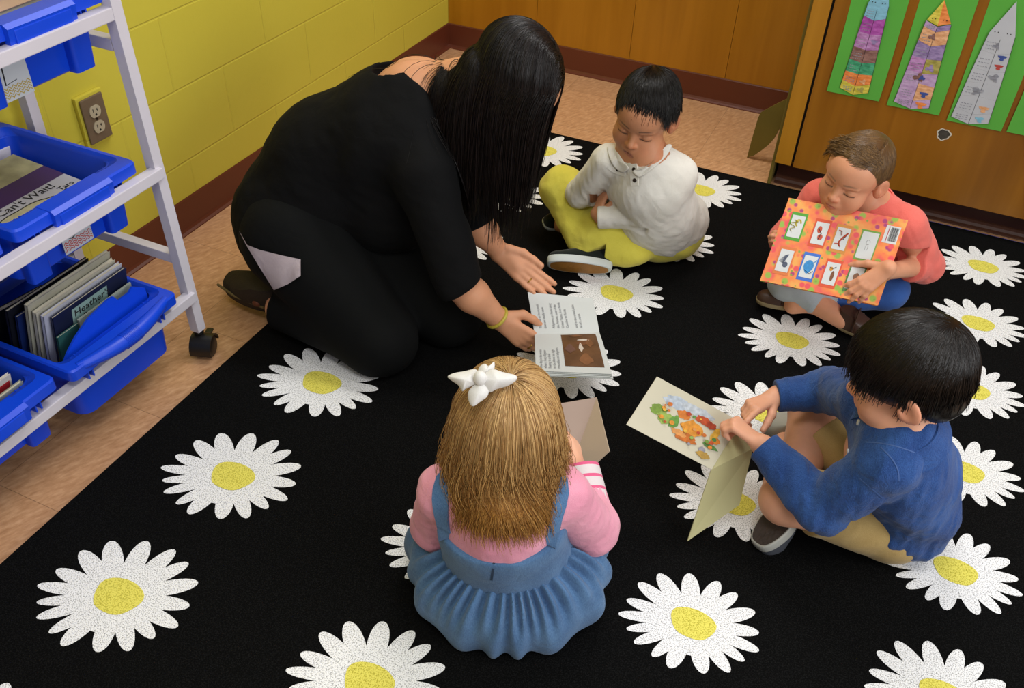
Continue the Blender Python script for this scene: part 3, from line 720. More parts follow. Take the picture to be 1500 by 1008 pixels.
def np_obj(name, V, Q, mats, parent=None, matfn=None, colfn=None, loc=None):
    V = np.asarray(V, float); Q = np.asarray(Q)
    me = bpy.data.meshes.new(name)
    L = np.zeros(3) if loc is None else np.array(loc, float)
    me.vertices.add(len(V)); me.vertices.foreach_set('co', (V-L).astype(np.float32).ravel())
    k = Q.shape[1]; me.loops.add(len(Q)*k); me.loops.foreach_set('vertex_index', Q.astype(np.int32).ravel())
    me.polygons.add(len(Q)); me.polygons.foreach_set('loop_start', np.arange(0, len(Q)*k, k, dtype=np.int32))
    for m in (mats if isinstance(mats, (list, tuple)) else [mats]): me.materials.append(m)
    if matfn is not None:
        C = V[Q].mean(1); me.polygons.foreach_set('material_index', matfn(C).astype(np.int32))
    me.polygons.foreach_set('use_smooth', np.ones(len(Q), bool))
    if colfn is not None:
        at = me.color_attributes.new('Col', 'FLOAT_COLOR', 'POINT'); c = np.ones((len(V), 4), np.float32); c[:, :3] = colfn(V); at.data.foreach_set('color', c.ravel())
    me.update(calc_edges=True); me.validate()
    o = bpy.data.objects.new(name, me); COL.objects.link(o); o.location = L
    if parent is not None:
        o.parent = parent
        if loc is None: o.matrix_parent_inverse = Matrix.Translation(-Vector(parent.location))
    return o

# ------------------------------------------------------------------ strands of hair
def sd_grad(P, cols):
    """distance to and normal of the nearest collider; cols: ('e', c, r, R) or ('c', a, b, ra, rb)"""
    D = np.full(len(P), 9.); G = np.zeros_like(P)
    for c in cols:
        if c[0] == 'e':
            q = (P-c[1])@c[3]; r = c[2]; k0 = np.linalg.norm(q/r, axis=1)+1e-9; g = q/r**2; k1 = np.linalg.norm(g, axis=1)+1e-9
            d = k0*(k0-1)/k1; n = (g/k1[:, None])@c[3].T
        else:
            a, b, ra, rb = c[1:]; ab = b-a; t = np.clip((P-a)@ab/(ab@ab), 0, 1); v = P-a-t[:, None]*ab; l = np.linalg.norm(v, axis=1)+1e-9
            d = l-(ra+t*(rb-ra)); n = v/l[:, None]
        m = d < D; D[m] = d[m]; G[m] = n[m]
    return D, G
def grow(P0, D0, L, n, cols, lift, force, stiff=.75, rough=.0, seed=0, liftg=0.0):
    """P0 roots, D0 first directions, L lengths; force(P, t) gives the pull; returns (count, n, 3)"""
    r = np.random.default_rng(seed); P = P0.copy(); D = D0/np.linalg.norm(D0, axis=1)[:, None]; out = [P.copy()]
    st = (L/(n-1))[:, None]; bias = r.normal(size=P.shape)*rough
    for i in range(1, n):
        F = force(P, i/(n-1))+bias
        D = D*stiff+F*(1-stiff); D /= np.linalg.norm(D, axis=1)[:, None]+1e-9
        P = P+D*st
        for _ in range(2):
            d, g = sd_grad(P, cols); need = lift+liftg*(i/(n-1)); pen = np.maximum(need-d, 0)[:, None]; P = P+g*pen
            dn = np.sum(D*g, 1)[:, None]; hit = (pen > 0) & (dn < 0); D = np.where(hit, D-dn*g, D)
        D /= np.linalg.norm(D, axis=1)[:, None]+1e-9
        out.append(P.copy())
    return np.stack(out, 1)
def strand_mesh(S_, r0, r1, seed=0, c1=(.5, .5, .5), c2=(1, 1, 1), tipfade=None, flat=.6):
    """three-sided tapered tubes along the strands; returns V, Q, colours"""
    r = np.random.default_rng(seed); N, n, _ = S_.shape
    T = np.gradient(S_, axis=1); T /= np.linalg.norm(T, axis=2)[:, :, None]+1e-9
    ref = r.normal(size=(N, 1, 3)); a = np.cross(T, ref); a /= np.linalg.norm(a, axis=2)[:, :, None]+1e-9; b = np.cross(T, a)
    t = np.linspace(0, 1, n); rad = (r0*(1-t**3)+r1*t**3)[None, :, None]*r.uniform(.7, 1.3, size=(N, 1, 1))
    V = np.stack([S_+rad*(a*math.cos(2*PI*k/3)+b*math.sin(2*PI*k/3)) for k in range(3)], 2).reshape(-1, 3)
    base = (np.arange(N)*n*3)[:, None, None]; i = np.arange(n-1)[None, :, None]; k = np.arange(3)[None, None, :]
    q = np.stack([base+i*3+k, base+i*3+(k+1) % 3, base+(i+1)*3+(k+1) % 3, base+(i+1)*3+k], -1).reshape(-1, 4)
    w = r.uniform(0, 1, size=(N, 1, 1))**1.3; C = (1-w)*np.array(c1)+w*np.array(c2); C = np.repeat(np.repeat(C, n, 1), 3, 1)
    if tipfade is not None:
        tt = np.repeat(t, 3)[None, :, None]; C = C*(1-tt**1.5)+C*np.array(tipfade)*tt**1.5
    return V, q, C.reshape(-1, 3)
# ================================================================== PEOPLE: shared shapes
from mathutils.bvhtree import BVHTree
def basis(f, up=(0, 0, 1)):
    """columns: right, forward, up"""
    f = nrm(f); r = nrm(np.cross(f, up)); u = np.cross(r, f); return np.stack([r, f, u], 1)
def hand(s, wr, f, palm, thumb, L, curls, spread=.10, th=None, rw=None, k=.0035, fat=1.0, splay=None):
    """palm, four jointed fingers and a thumb. f: wrist to knuckles, palm: the way the palm faces, thumb: the thumb side"""
    wr = np.array(wr, float); f = nrm(f); p = nrm(np.array(palm)-np.dot(palm, f)*f); t = np.cross(p, f)
    if np.dot(t, thumb) < 0: t = -t
    g = lambda a, b, c: wr+L*(f*a+t*b+p*c)
    base = [(.50, .125), (.525, .042), (.505, -.042), (.46, -.118)]; ln = [.40, .445, .41, .325]; rr = [.050, .052, .050, .044]
    for (a, b) in base: s.cap(g(.05, b*.45, 0), g(a*.94, b, 0), L*.078*fat, L*.056*fat, k=L*.07, flat=(p, .82))
    s.cap(g(.1, .05, .02), g(.34, .0, .03), L*.085*fat, L*.075*fat, k=L*.05, flat=(p, .8))
    tips = []
    for i, (a, b) in enumerate(base):
        c = curls[i]; sp = (splay[i] if splay else (1.5-i)*spread)
        d = nrm(f*math.cos(sp)+t*math.sin(sp)); q = g(a, b, 0); ang = 0; pts = [q-d*L*.08]; pts.append(q)
        for j, fr in enumerate((.46, .30, .24)):
            ang += c[j]; dd = d*math.cos(ang)+p*math.sin(ang); q = q+dd*ln[i]*L*fr; pts.append(q)
        R = L*rr[i]*fat; s.chain(pts, [R*1.02, R*1.05, R*.98, R*.90, R*.74], k=k); tips.append((pts, R))
    if th is None: th = [(.75, .62, .25), (.9, .35, .15), (.95, .2, .1)]
    q = g(.10, .10, .04); pts = [q]
    for (a, b, c), fr in zip(th, (.21, .17, .14)):
        q = q+nrm(f*a+t*b+p*c)*L*fr; pts.append(q)
    s.chain(pts, [L*.082*fat, L*.066*fat, L*.056*fat, L*.046*fat], k=L*.028)
    return tips
def child_head(s, c, R, sc=1.0, eyes='down', ears=True):
    e = lambda v, r, kk=.012, op='u', Q=None: s.ell(c+R@(np.array(v)*sc), np.array(r)*sc, R if Q is None else R@Q, kk*sc, op)
    ca = lambda a, b, ra, rb, kk=.006, op='u', flat=None: s.cap(c+R@(np.array(a)*sc), c+R@(np.array(b)*sc), ra*sc, rb*sc, kk*sc, op, flat)
    e((0, -.012, .030), (.0715, .089, .072)); e((0, .022, .026), (.064, .062, .062), .02)
    e((0, .022, -.035), (.0575, .056, .064), .02); e((0, .050, -.083), (.026, .022, .019), .03); e((0, .02, -.075), (.044, .044, .028), .03)
    for x in (-1, 1):
        e((x*.034, .047, -.043), (.025, .024, .027), .022)
        e((x*.030, .085, -.006), (.018, .012, .010), .014, 's')
        e((x*.030, .0605, -.009), (.0150, .0150, .0120), .004)
        ca((x*.016, .0765, .008), (x*.044, .066, .010), .0035, .0025, .008)
        if eyes == 'down': ca((x*.0175, .0725, -.0155), (x*.043, .0655, -.0145), .0016, .0012, .003)
        if not ears: continue
        Q = np.array(Matrix.Rotation(x*.38, 3, 'Z') @ Matrix.Rotation(-.18, 3, 'X'))
        e((x*.0775, -.014, -.012), (.0062, .0195, .0300), .006, 'u', Q); e((x*.0715, -.006, -.022), (.010, .010, .016), .010)
        e((x*.0850, -.010, -.010), (.0050, .0105, .0180), .004, 's', Q); e((x*.078, -.001, -.016), (.004, .004, .006), .004, 'u')
    ca((0, .0745, -.004), (0, .0865, -.030), .0062, .0078, .010); e((0, .0885, -.0345), (.0092, .0085, .0082), .006)
    for x in (-1, 1): e((x*.0098, .0815, -.0375), (.0066, .0072, .0058), .005)
    e((0, .0735, -.0555), (.020, .012, .012), .012)
    ca((-.0155, .0735, -.0605), (0, .0800, -.0592), .0036, .0046, .004); ca((.0155, .0735, -.0605), (0, .0800, -.0592), .0036, .0046, .004)
    ca((-.0125, .0735, -.0672), (.0125, .0735, -.0672), .0050, .0050, .004); e((0, .0765, -.0675), (.011, .0065, .0052), .003)
    [ca((x*.0190, .0750, -.0608), (0, .0775, -.0634), .0012, .0014, .002, 's') for x in (-1, 1)]; ca((-.008, .0845, -.0632), (.008, .0845, -.0632), .0024, .0024, .002, 's')
def face_col(V, c, R, sc, skin, brow=(.10, .06, .045), lash=(.03, .02, .018), lip=(.45, .16, .13), blush=.35):
    q = ((V-c)@R)/sc; C = np.tile(np.array(skin, float), (len(V), 1)); x, y, z = q[:, 0], q[:, 1], q[:, 2]; ax = np.abs(x)
    def mixc(w, col):
        w = np.clip(w, 0, 1)[:, None]; C[:] = C*(1-w)+np.array(col)*w
    fr = (y > .03) & (np.linalg.norm(q, axis=1) < .13)
    sm = lambda d, w: np.clip(1-d/w, 0, 1)
    red = np.array(skin)*np.array([1.0, .72, .66])
    mixc(np.where(fr, blush*np.exp(-(((ax-.037)/.017)**2+((z+.040)/.014)**2)), 0), red)
    mixc(np.where(fr & (ax < .016), .35*np.exp(-(((z+.036)/.010)**2)), 0), red)
    mixc(np.where((ax > .066), .35, 0), red)
    dl = np.hypot(x/1.0/.0165, (z+.0637)/.0072); mixc(np.where(fr & (y > .058), np.clip((1.05-dl)/.25, 0, 1)*.75, 0), lip)
    mixc(np.where(fr & (y > .06) & (ax < .0165), .6*sm(np.abs(z+.0632), .0016), 0), np.array(lip)*.35)
    bz = .0152+.0024*np.sin((ax-.014)/.034*PI); mixc(np.where(fr & (ax > .012) & (ax < .047), .8*sm(np.abs(z-bz)-.0012, .0028)*np.clip((.049-ax)/.015, 0, 1), 0), brow)
    ez = -.0155+.0018*((ax-.030)/.013)**2; mixc(np.where(fr & (ax > .0155) & (ax < .0450), .95*sm(np.abs(z-ez)-.0006, .0024), 0), lash)
    ez2 = -.003-.0035*((ax-.030)/.014)**2; mixc(np.where(fr & (ax > .017) & (ax < .044), .35*sm(np.abs(z-ez2), .0016), 0), np.array(skin)*.35)
    for sx in (-1, 1): mixc(np.where(fr, .7*sm(np.hypot(x-sx*.0055, z+.0412), .0030), 0), np.array(skin)*.25)
    return C
def skin_mat(name):
    m = mat(name, '#e0b090', .5, attr='Col', sss=.12, spec=.35, var=.04, vscale=60); return m
M_skin = skin_mat('skin')
def linc(h): return np.array(lin(h)[:3])
def hair_mat(name, rough=.34, spec=.34):
    m = bpy.data.materials.new(name); m.use_nodes = True; nt = m.node_tree; P = nt.nodes['Principled BSDF']
    at = nt.nodes.new('ShaderNodeAttribute'); at.attribute_name = 'Col'; nt.links.new(at.outputs['Color'], P.inputs['Base Color'])
    P.inputs['Roughness'].default_value = rough; P.inputs['Specular IOR Level'].default_value = spec; return m
M_hair = hair_mat('hair')
def cloth(name, col, col2=None, var=.05, vs=14, weave=900, bump=.25, rough=.85, sheen=.15, stretch=(1, 1, 1)):
    """woven cloth: colour with soft blotches, fine thread bump plus larger creases"""
    m = bpy.data.materials.new(name); m.use_nodes = True; nt = m.node_tree; N = nt.nodes; L = nt.links; P = N['Principled BSDF']
    P.inputs['Roughness'].default_value = rough; P.inputs['Specular IOR Level'].default_value = .2; P.inputs['Sheen Weight'].default_value = sheen
    tc = N.new('ShaderNodeTexCoord'); n1 = N.new('ShaderNodeTexNoise'); n1.inputs['Scale'].default_value = vs; n1.inputs['Detail'].default_value = 4
    L.new(tc.outputs['Object'], n1.inputs[0])
    mp = N.new('ShaderNodeMapping'); mp.inputs['Scale'].default_value = stretch; L.new(tc.outputs['Object'], mp.inputs[0])
    n2 = N.new('ShaderNodeTexNoise'); n2.inputs['Scale'].default_value = weave; n2.inputs['Detail'].default_value = 2; L.new(mp.outputs[0], n2.inputs[0])
    rp = N.new('ShaderNodeValToRGB'); a = lin(col); b = lin(col2) if col2 else tuple(min(1, x*(1+2*var)) for x in a[:3])+(1,)
    rp.color_ramp.elements[0].color = a; rp.color_ramp.elements[1].color = b; rp.color_ramp.elements[0].position = .35; rp.color_ramp.elements[1].position = .65
    ad = N.new('ShaderNodeMath'); ad.operation = 'MULTIPLY_ADD'; ad.inputs[1].default_value = .5; h = N.new('ShaderNodeMath'); h.operation = 'MULTIPLY'; h.inputs[1].default_value = .5
    L.new(n1.outputs['Fac'], ad.inputs[0]); L.new(n2.outputs['Fac'], h.inputs[0]); L.new(h.outputs[0], ad.inputs[2]); L.new(ad.outputs[0], rp.inputs[0]); L.new(rp.outputs[0], P.inputs['Base Color'])
    n3 = N.new('ShaderNodeTexNoise'); n3.inputs['Scale'].default_value = 26; n3.inputs['Detail'].default_value = 3; n3.inputs['Distortion'].default_value = 1.2; L.new(tc.outputs['Object'], n3.inputs[0])
    b1 = N.new('ShaderNodeBump'); b1.inputs['Strength'].default_value = bump; b1.inputs['Distance'].default_value = .006; L.new(n3.outputs['Fac'], b1.inputs['Height'])
    b2 = N.new('ShaderNodeBump'); b2.inputs['Strength'].default_value = bump; b2.inputs['Distance'].default_value = .0012; L.new(n2.outputs['Fac'], b2.inputs['Height']); L.new(b1.outputs[0], b2.inputs['Normal'])
    L.new(b2.outputs[0], P.inputs['Normal']); return m
def snapper(o):
    """ray caster on a finished mesh object (world space)"""
    me = o.data; V = [o.matrix_world @ v.co for v in me.vertices] if False else [v.co+o.location for v in me.vertices]
    b = BVHTree.FromPolygons(V, [p.vertices[:] for p in me.polygons])
    def f(org, d, dist=2.0):
        h = b.ray_cast(Vector(org), Vector(nrm(d)), dist)
        return (None, None) if h[0] is None else (np.array(h[0]), np.array(h[1]))
    return f
def see(o):
    """caster from the photographer's eye, for placing buttons and seams on a garment"""
    f = snapper(o)
    return lambda x, y: f(CAM, ray(x, y), 6)
def nrm_rows(v): return v/np.linalg.norm(v, axis=1)[:, None]
def part(mb, name, mats, root, smooth=.7, label=None):
    o = mb.build(name, mats, root, smooth=smooth)
    if label: o['label'] = label
    return o
def button(mb, p, n, r=.0055, t=.0025, mi=0):
    mb.tube([p-n*.001, p+n*t*.8, p+n*t], [r, r, r*.7], 12, mi)
def ribbon(mb, pts, nrmls, w, t=.0015, mi=0):
    """flat strip laid along surface points"""
    pts = [np.array(p) for p in pts]; n = len(pts); V = []
    for i, p in enumerate(pts):
        d = nrm(pts[min(i+1, n-1)]-pts[max(i-1, 0)]); s = nrm(np.cross(d, nrmls[i])); V += [p-s*w/2-nrmls[i]*.001, p+s*w/2-nrmls[i]*.001, p+s*w/2+nrmls[i]*t, p-s*w/2+nrmls[i]*t]
    F = [[4*i+q, 4*i+(q+1) % 4, 4*i+4+(q+1) % 4, 4*i+4+q] for i in range(n-1) for q in range(4)]+[[3, 2, 1, 0], [4*n-4, 4*n-3, 4*n-2, 4*n-1]]
    mb.add(V, F, mi)
def scalp(n, c, R, r, keep, seed=0):
    """random points and normals on an ellipsoid where keep(local unit point) is true"""
    g = np.random.default_rng(seed); out = []
    while sum(len(o) for o in out) < n:
        u = g.normal(size=(n*3, 3)); u /= np.linalg.norm(u, axis=1)[:, None]; out.append(u[keep(u)])
    u = np.concatenate(out)[:n]; N = (u/np.array(r)); N /= np.linalg.norm(N, axis=1)[:, None]
    return c+(u*np.array(r))@R.T, N@R.T, u
def hair_obj(name, parts, parent, label=None, mats=None):
    """several (V, Q, C) pieces in one hair mesh"""
    V, Q, C, b = [], [], [], 0
    for v, q, c in parts: V.append(v); Q.append(q+b); C.append(c); b += len(v)
    V, Q, C = np.concatenate(V), np.concatenate(Q), np.concatenate(C)
    o = np_obj(name, V, Q, mats or M_hair, parent, colfn=lambda x: C)
    if label: o['label'] = label
    return o
def shoe(name, heel, toe, up, wid, M_up, M_sole, root, h=.05, sole=.016, mats=None, tong=None, label=None, extra=None):
    """shoe: shaped upper and thick sole. heel, toe: ends of the sole centre line, up: away from the sole"""
    heel, toe = np.array(heel, float), np.array(toe, float); f = toe-heel; L = np.linalg.norm(f); f = f/L; u = nrm(np.array(up)-np.dot(up, f)*f); s = np.cross(f, u)
    o = empty(name, heel); o.parent = root; o.matrix_parent_inverse = Matrix.Translation(-Vector(root.location)); 
    if label: o['label'] = label
    n = 28; out = []
    for k in range(n):
        t = 2*PI*k/n; a = .5-.5*math.cos(t); w = wid/2*(math.sin(t))*(1.0+.16*math.cos(t+PI)*-1 if False else 1.0-.14*math.cos(t)*-1*-1); out.append((a*L, math.copysign(abs(math.sin(t))**.62, math.sin(t))*wid/2*(.84+.16*min(1, a*1.6))))
    P = lambda a, w, z, sc=1: heel+f*(L/2+(a-L/2)*sc)+s*w*sc+u*z
    m = MB(); loops = [[P(a, w, z, sc) for a, w in out] for z, sc in ((0, .95), (.002, .99), (.004, 1.0), (sole-.003, 1.02), (sole, 1.0), (sole, .9))]
    loft(m, loops, 0); bo = [P(a, w, -.0004, .90) for a, w in out]; m.add(bo, [list(range(n))[::-1]], 1)
    so = m.build('sole', [M_sole, mats[1] if mats else M_sole], smooth=.6); adoptc(so, o, heel)
    m = MB(); loops = []
    for q in np.linspace(0, 1, 7):
        z = sole-.002+h*q
        sc = 1-.05*q-.10*q**3
        L2 = []
        for a, w in out:
            r = a/L; zz = z if q == 0 else sole+(z-sole)*(1-.58*max(0, min(1, (r-.32)/.5))**.8)      # low toe, high heel
            L2.append(heel+f*(L/2+(a-L/2)*sc)+s*w*sc*(1-.25*q*q)+u*zz)
        loops.append(L2)
    loft(m, loops, 0, True, True); uo = m.build('upper', M_up, smooth=.9); adoptc(uo, o, heel)
    return o, (heel, f, s, u, L)
def adoptc(o, par, loc):
    o.parent = par; o.matrix_parent_inverse = Matrix.Translation(-Vector(loc)); 
    return o
def collar(name, c, f, up, rx, ry, m, root, h=.020, drop=.014, flare=.020, gap=.35, tip=.016, th=.003):
    """turned-down shirt collar around the neck, open at the front"""
    f = nrm(np.array(f)-np.dot(f, up)*np.array(up)); u = nrm(up); r = np.cross(f, u); n = 33; loops = []
    for i in range(n):
        a = gap+(2*PI-2*gap)*i/(n-1); d = r*math.sin(a)*rx+f*math.cos(a)*ry; dn = nrm(d); e = max(0, math.cos(a))**4
        B = c+d; fr = f*.006*e
        top = B+u*(h*(1-.35*e))+dn*.001; out = B+dn*(flare+.004*e)-u*(drop+tip*e)+fr
        loops.append([B-u*.012, top, top+dn*th+u*.001, out+dn*th*.3, out-dn*th*.7, top+dn*(th*.4)-u*.003])
    mb = MB(); b = [p for L in loops for p in L]; k = 6; F = []
    for i in range(n-1):
        for q in range(k-1): F.append([i*k+q, i*k+q+1, (i+1)*k+q+1, (i+1)*k+q])
    mb.add(b, F); o = mb.build(name, m, root, smooth=1.2); return o
def short_hair(o, hc, R, col, hr=(.0765, .094, .077), nape=-.045, face=((0, .085, -.045), (.075, .075, .082)), temple=-.045, keep=None, crown=(.25, -.55, .8), sweep=(-.35, .9, 0), sw=.5, n=5200, ln=(.035, .060), fringe=None, fall=(-.15, .75, -.7), down=.9, lift=.004, liftg=.003, r0=.0007, rough=.10, part_=None, cut=-.05, stiff=.8, inward=0.0, name='hair', label=None, sc=1.0):
    base, c1, c2 = [linc(x) for x in col]
    hr = A(*hr)*sc; hcen = hc+R@(A(0, -.013, .033)*sc); rel = lambda v: hc+R@(A(*v)*sc)
    g = SDF(hc-.18*sc, hc+.18*sc, .003)
    g.ell(hcen, hr, R, .01); g.ell(rel((0, -.045, nape+.035)), A(.066, .055, .055)*sc, R, .02)
    g.ell(rel(face[0]), A(*face[1])*sc, R, .012, 's'); g.cap(rel((-.12, .0, temple)), rel((.12, .0, temple)), .040*sc, .040*sc, .01, 's'); g.cut(rel((0, 0, cut)), -R[:, 2], .006)
    if part_ is not None:
        for a, b in zip(part_[:-1], part_[1:]):
            pa, pb = [hcen+R@(nrm(q)*hr*1.005) for q in (a, b)]; g.cap(pa, pb, .0022, .0022, .004, 's')
    gV, gQ = g.mesh(2)
    cols = [('e', hcen, hr-.004, R)]
    if keep is None: keep = lambda u: ((u[:, 2] > .05) & (u[:, 1] < .55) | (u[:, 1] < -.1) & (u[:, 2] > -.5))
    P0, N0, U = scalp(n, hcen, R, hr-.003, keep, 5)
    T = U-nrm(crown); T -= U*np.sum(T*U, 1)[:, None]; T /= np.linalg.norm(T, axis=1)[:, None]+1e-6
    if part_ is None: SW = A(*sweep)*sw*(U[:, 2:3] > .2)
    else:            # hair parts to both sides of a line on the scalp
        pm = nrm(np.mean([nrm(q) for q in part_], 0)); pd = nrm(np.array(part_[-1])-np.array(part_[0])); sd = np.sign((U-pm)@np.cross(pd, pm))[:, None]
        SW = np.where(sd > 0, np.cross(pd, pm), -np.cross(pd, pm))*sw*(U[:, 2:3] > .05)+A(*sweep)*sw*.6
    D = T*.8+SW; D -= U*np.sum(D*U, 1)[:, None]; D0 = D@R.T
    fo = nrm(R@A(*fall)); dn = -R[:, 2]; mf = np.clip(U[:, 1:2]+.5, 0, 1)
    SWw = SW@R.T
    St = grow(P0, D0, NR.uniform(*ln, size=len(P0))*sc, 9, cols, lift, lambda P, t: fo*mf+dn*(1-mf)*down+SWw*(1-t)*1.2-inward*t*(P-hcen)/.1, stiff, rough, 3, liftg)
    parts = [(gV, gQ, np.tile(base, (len(gV), 1))), strand_mesh(St, r0, .0004, 1, c1, c2)]
    if fringe is not None:
        fk, fn, fl, fd, ff = fringe
        fr, frn, fu = scalp(fn, hcen, R, hr-.003, fk, 8)
        Sf = grow(fr, np.tile(R@A(*fd), (len(fr), 1)), NR.uniform(*fl, size=len(fr))*sc, 9, cols, lift, lambda P, t: nrm(R@A(*ff)), .72, .16, 4, .002); parts.append(strand_mesh(Sf, r0, .0003, 2, c1, c2))
    return hair_obj(name, parts, o, label)
def pillow(outline, n, h, th=.002, ctr=None, back=.4):
    """soft padded shape from a 3D outline: bulges by h along n"""
    P = np.array(outline, float); c = P.mean(0) if ctr is None else np.array(ctr, float); n = nrm(n); k = len(P); V, F = [], []
    rs = [1, .93, .8, .6, .35, .12]
    for sgn, hh in ((1, h), (-1, h*back)):
        b = len(V)
        for r in rs: V += [c+(p-c)*r+n*(sgn*(th*.5+hh*(1-r*r)) if r < 1 else sgn*th*.1) for p in P]
        V.append(c+n*sgn*(th*.5+hh)); e = len(V)-1
        for j in range(len(rs)-1):
            for i in range(k):
                q = [b+j*k+i, b+j*k+(i+1) % k, b+(j+1)*k+(i+1) % k, b+(j+1)*k+i]; F.append(q if sgn > 0 else q[::-1])
        for i in range(k):
            q = [b+(len(rs)-1)*k+i, b+(len(rs)-1)*k+(i+1) % k, e]; F.append(q if sgn > 0 else q[::-1])
    m = len(rs)*k+1
    for i in range(k): F.append([i, m+i, m+(i+1) % k, (i+1) % k])
    return V, F
def smooth_loop(pts, n=40):
    """closed Catmull-Rom curve through the points"""
    P = np.array(pts, float); k = len(P); out = []
    for i in range(k):
        p0, p1, p2, p3 = P[(i-1) % k], P[i], P[(i+1) % k], P[(i+2) % k]
        for t in np.linspace(0, 1, max(2, n//k), endpoint=False):
            out.append(.5*((2*p1)+(-p0+p2)*t+(2*p0-5*p1+4*p2-p3)*t*t+(-p0+3*p1-3*p2+p3)*t**3))
    return np.array(out)
# ================================================================== BOY IN WHITE SHIRT AND YELLOW TROUSERS
def boy_white():
    pel = PZ(962, 335, .095); loc = A(pel[0], pel[1], RZ)
    rk, ra, lk, la = PZ(824, 276, .175), PZ(857, 366, .068), PZ(884, 342, .105), PZ(818, 326, .055)
    neck = PZ(948, 226, .385); chest = PZ(950, 268, .285); belly = PZ(957, 310, .18)
    hc = PZ(945, 166, .480)
    rs, re, rw = PZ(893, 236, .335), PZ(850, 284, .205), PZ(897, 287, .205)
    ls, le, lw = PZ(997, 254, .325), PZ(938, 316, .20), PZ(882, 318, .185)
    f = nrm((-.02, -.92, -.29)); up = A(.16, .05, 1); R = basis(f, up)
    tf = nrm(A(-.35, -.93, 0)); tr = nrm(ls-rs); tu = nrm(neck-belly); TR = np.stack([tr, nrm(np.cross(tu, tr)), tu], 1)
    h = .0024
    s = SDF((.94, -1.42, 0), (1.46, -.98, .60), h)
    s.ell(chest, (.085, .062, .085), TR, .03).ell(belly, (.075, .06, .08), TR, .03).ell(pel, (.085, .07, .06), TR, .03)
    s.cap(chest, neck+A(0, 0, .01), .05, .036, .03).cap(neck, hc-R[:, 1]*.02-R[:, 2]*.05, .034, .034, .02)
    s.cap(neck-tu*.015, rs, .045, .034, .03).cap(neck-tu*.015, ls, .045, .034, .03)
    s.chain([rs, re, rw], [.032, .026, .0185]).chain([ls, le, lw], [.032, .026, .0185])
    for k_, a_, sx in ((rk, ra, -1), (lk, la, 1)): s.chain([pel+tr*.05*sx, k_, a_], [.055, .042, .026])
    child_head(s, hc, R)
    # right forearm bare, hand tucked behind the left one; left hand curls up around it
    rh = rw+nrm(PZ(912, 290, .19)-rw)*.028
    s.chain([rw, rh], [.0185, .017]); hand(s, rh, PZ(925, 292, .185)-rh, (-.2, .3, -1), (0, -.7, .6), .11, [(.5, .6, .4)]*4, .05)
    lh = lw+nrm(PZ(872, 312, .19)-lw)*.02
    s.chain([lw, lh], [.0185, .016]); hand(s, lh, PZ(880, 297, .215)-PZ(872, 316, .185), (.55, .6, -.2), (-.2, -.3, 1), .115, [(.55, .35, .2), (.5, .35, .2), (.45, .35, .2), (.4, .35, .2)], .07)
    sk = linc('#c98d68')
    V, Q = s.mesh(1)
    o = np_obj('person', V, Q, [M_skin], None, colfn=lambda v: np.where((np.linalg.norm(v-hc, axis=1) < .135)[:, None], face_col(v, hc, R, 1.0, sk, brow=(.12, .06, .04), lip=(.40, .15, .11), blush=.3), sk), loc=loc)
    tag(o, 'person, small boy in white shirt and yellow trousers sitting cross-legged, looking down', 'person')
    # trousers
    M_y = cloth('yellow_cotton', '#cfc342', '#ddd25a', var=.04, bump=.3, vs=7)
    t = SDF((.93, -1.42, 0), (1.46, -.95, .34), .003)
    t.ell(pel+A(0, .01, -.005), (.118, .095, .085), TR, .04)
    t.chain([pel-tr*.055, rk+A(0, 0, -.005), ra], [.072, .060, .040], .016); t.cap(rk, rk, .060, .060, .02)
    t.chain([pel+tr*.055, lk, lk*.4+la*.6+A(.03, .02, -.01)], [.078, .066, .045], .03); t.ell(lk*.55+pel*.45+A(-.005, -.055, -.025), (.09, .055, .05), None, .03)
    t.noise(.0028, 40, 3); t.noise(.0014, 90, 4)
    t.cut((0, 0, RZ+.001), (0, 0, -1)); dn = nrm(ra-rk); t.cut(ra+dn*.022, dn, .003, ra-.06, ra+.06)
    po = sdf_obj('trousers', t, M_y, o)
    # shirt
    M_w = cloth('white_jersey', '#d8d4c8', '#e6e3da', var=.03, bump=.35, vs=9, weave=1400)
    c = SDF((1.0, -1.42, .02), (1.50, -.95, .46), .003)
    c.ell(chest-TR[:, 1]*.012, (.104, .070, .10), TR, .04).ell(belly-TR[:, 1]*.018, (.104, .080, .10), TR, .04).ell(pel+A(.018, .020, .010), (.113, .094, .085), TR, .07)
    c.cap(pel+A(.016, .022, .02), chest-TR[:, 1]*.020+tr*.012, .096, .086, .05)
    c.cap(chest+tu*.03, neck-tu*.028, .060, .046, .03).cap(neck-tu*.03, rs, .048, .044, .03).cap(neck-tu*.03, ls, .048, .042, .03)
    dr_ = nrm(rw-re); dl = nrm(lw-le)
    c.cap(rs, re, .046, .040, .012).cap(re, rw-dr_*.006, .040, .0275, .006); c.cap(ls, le, .044, .042, .009).cap(le, lw+dl*.004, .043, .029, .005)
    for off in (-UP*.046-FW*.022, UP*.036-FW*.040):
        c.cap(ls*.45+le*.55+off, le+off, .003, .006, .016, 's').cap(le+off, le*.3+lw*.7+off*.8, .006, .003, .016, 's')
    # gathers and folds along the sleeves and waist
    c.noise(.0028, 44, 12, (1, 1, .7)); c.noise(.0014, 95, 13, (1.2, 1, .6))
    c.ell(neck+TR[:, 1]*.03-tu*.005, (.036, .03, .034), TR, .006, 's'); c.cap(rw-dr_*.006, rw-dr_*.018, .0285, .029, .004); c.cap(lw+dl*.004, lw-dl*.012, .030, .031, .004)
    c.cut(rw+dr_*.002, dr_, .002, rw-.05, rw+.05); c.cut(lw+dl*.012, dl, .002, lw-.05, lw+.05)
    c.cut(pel+A(0, 0, -.06), (.0, -.35, -1), .003)
    nf = nrm(TR[:, 1])
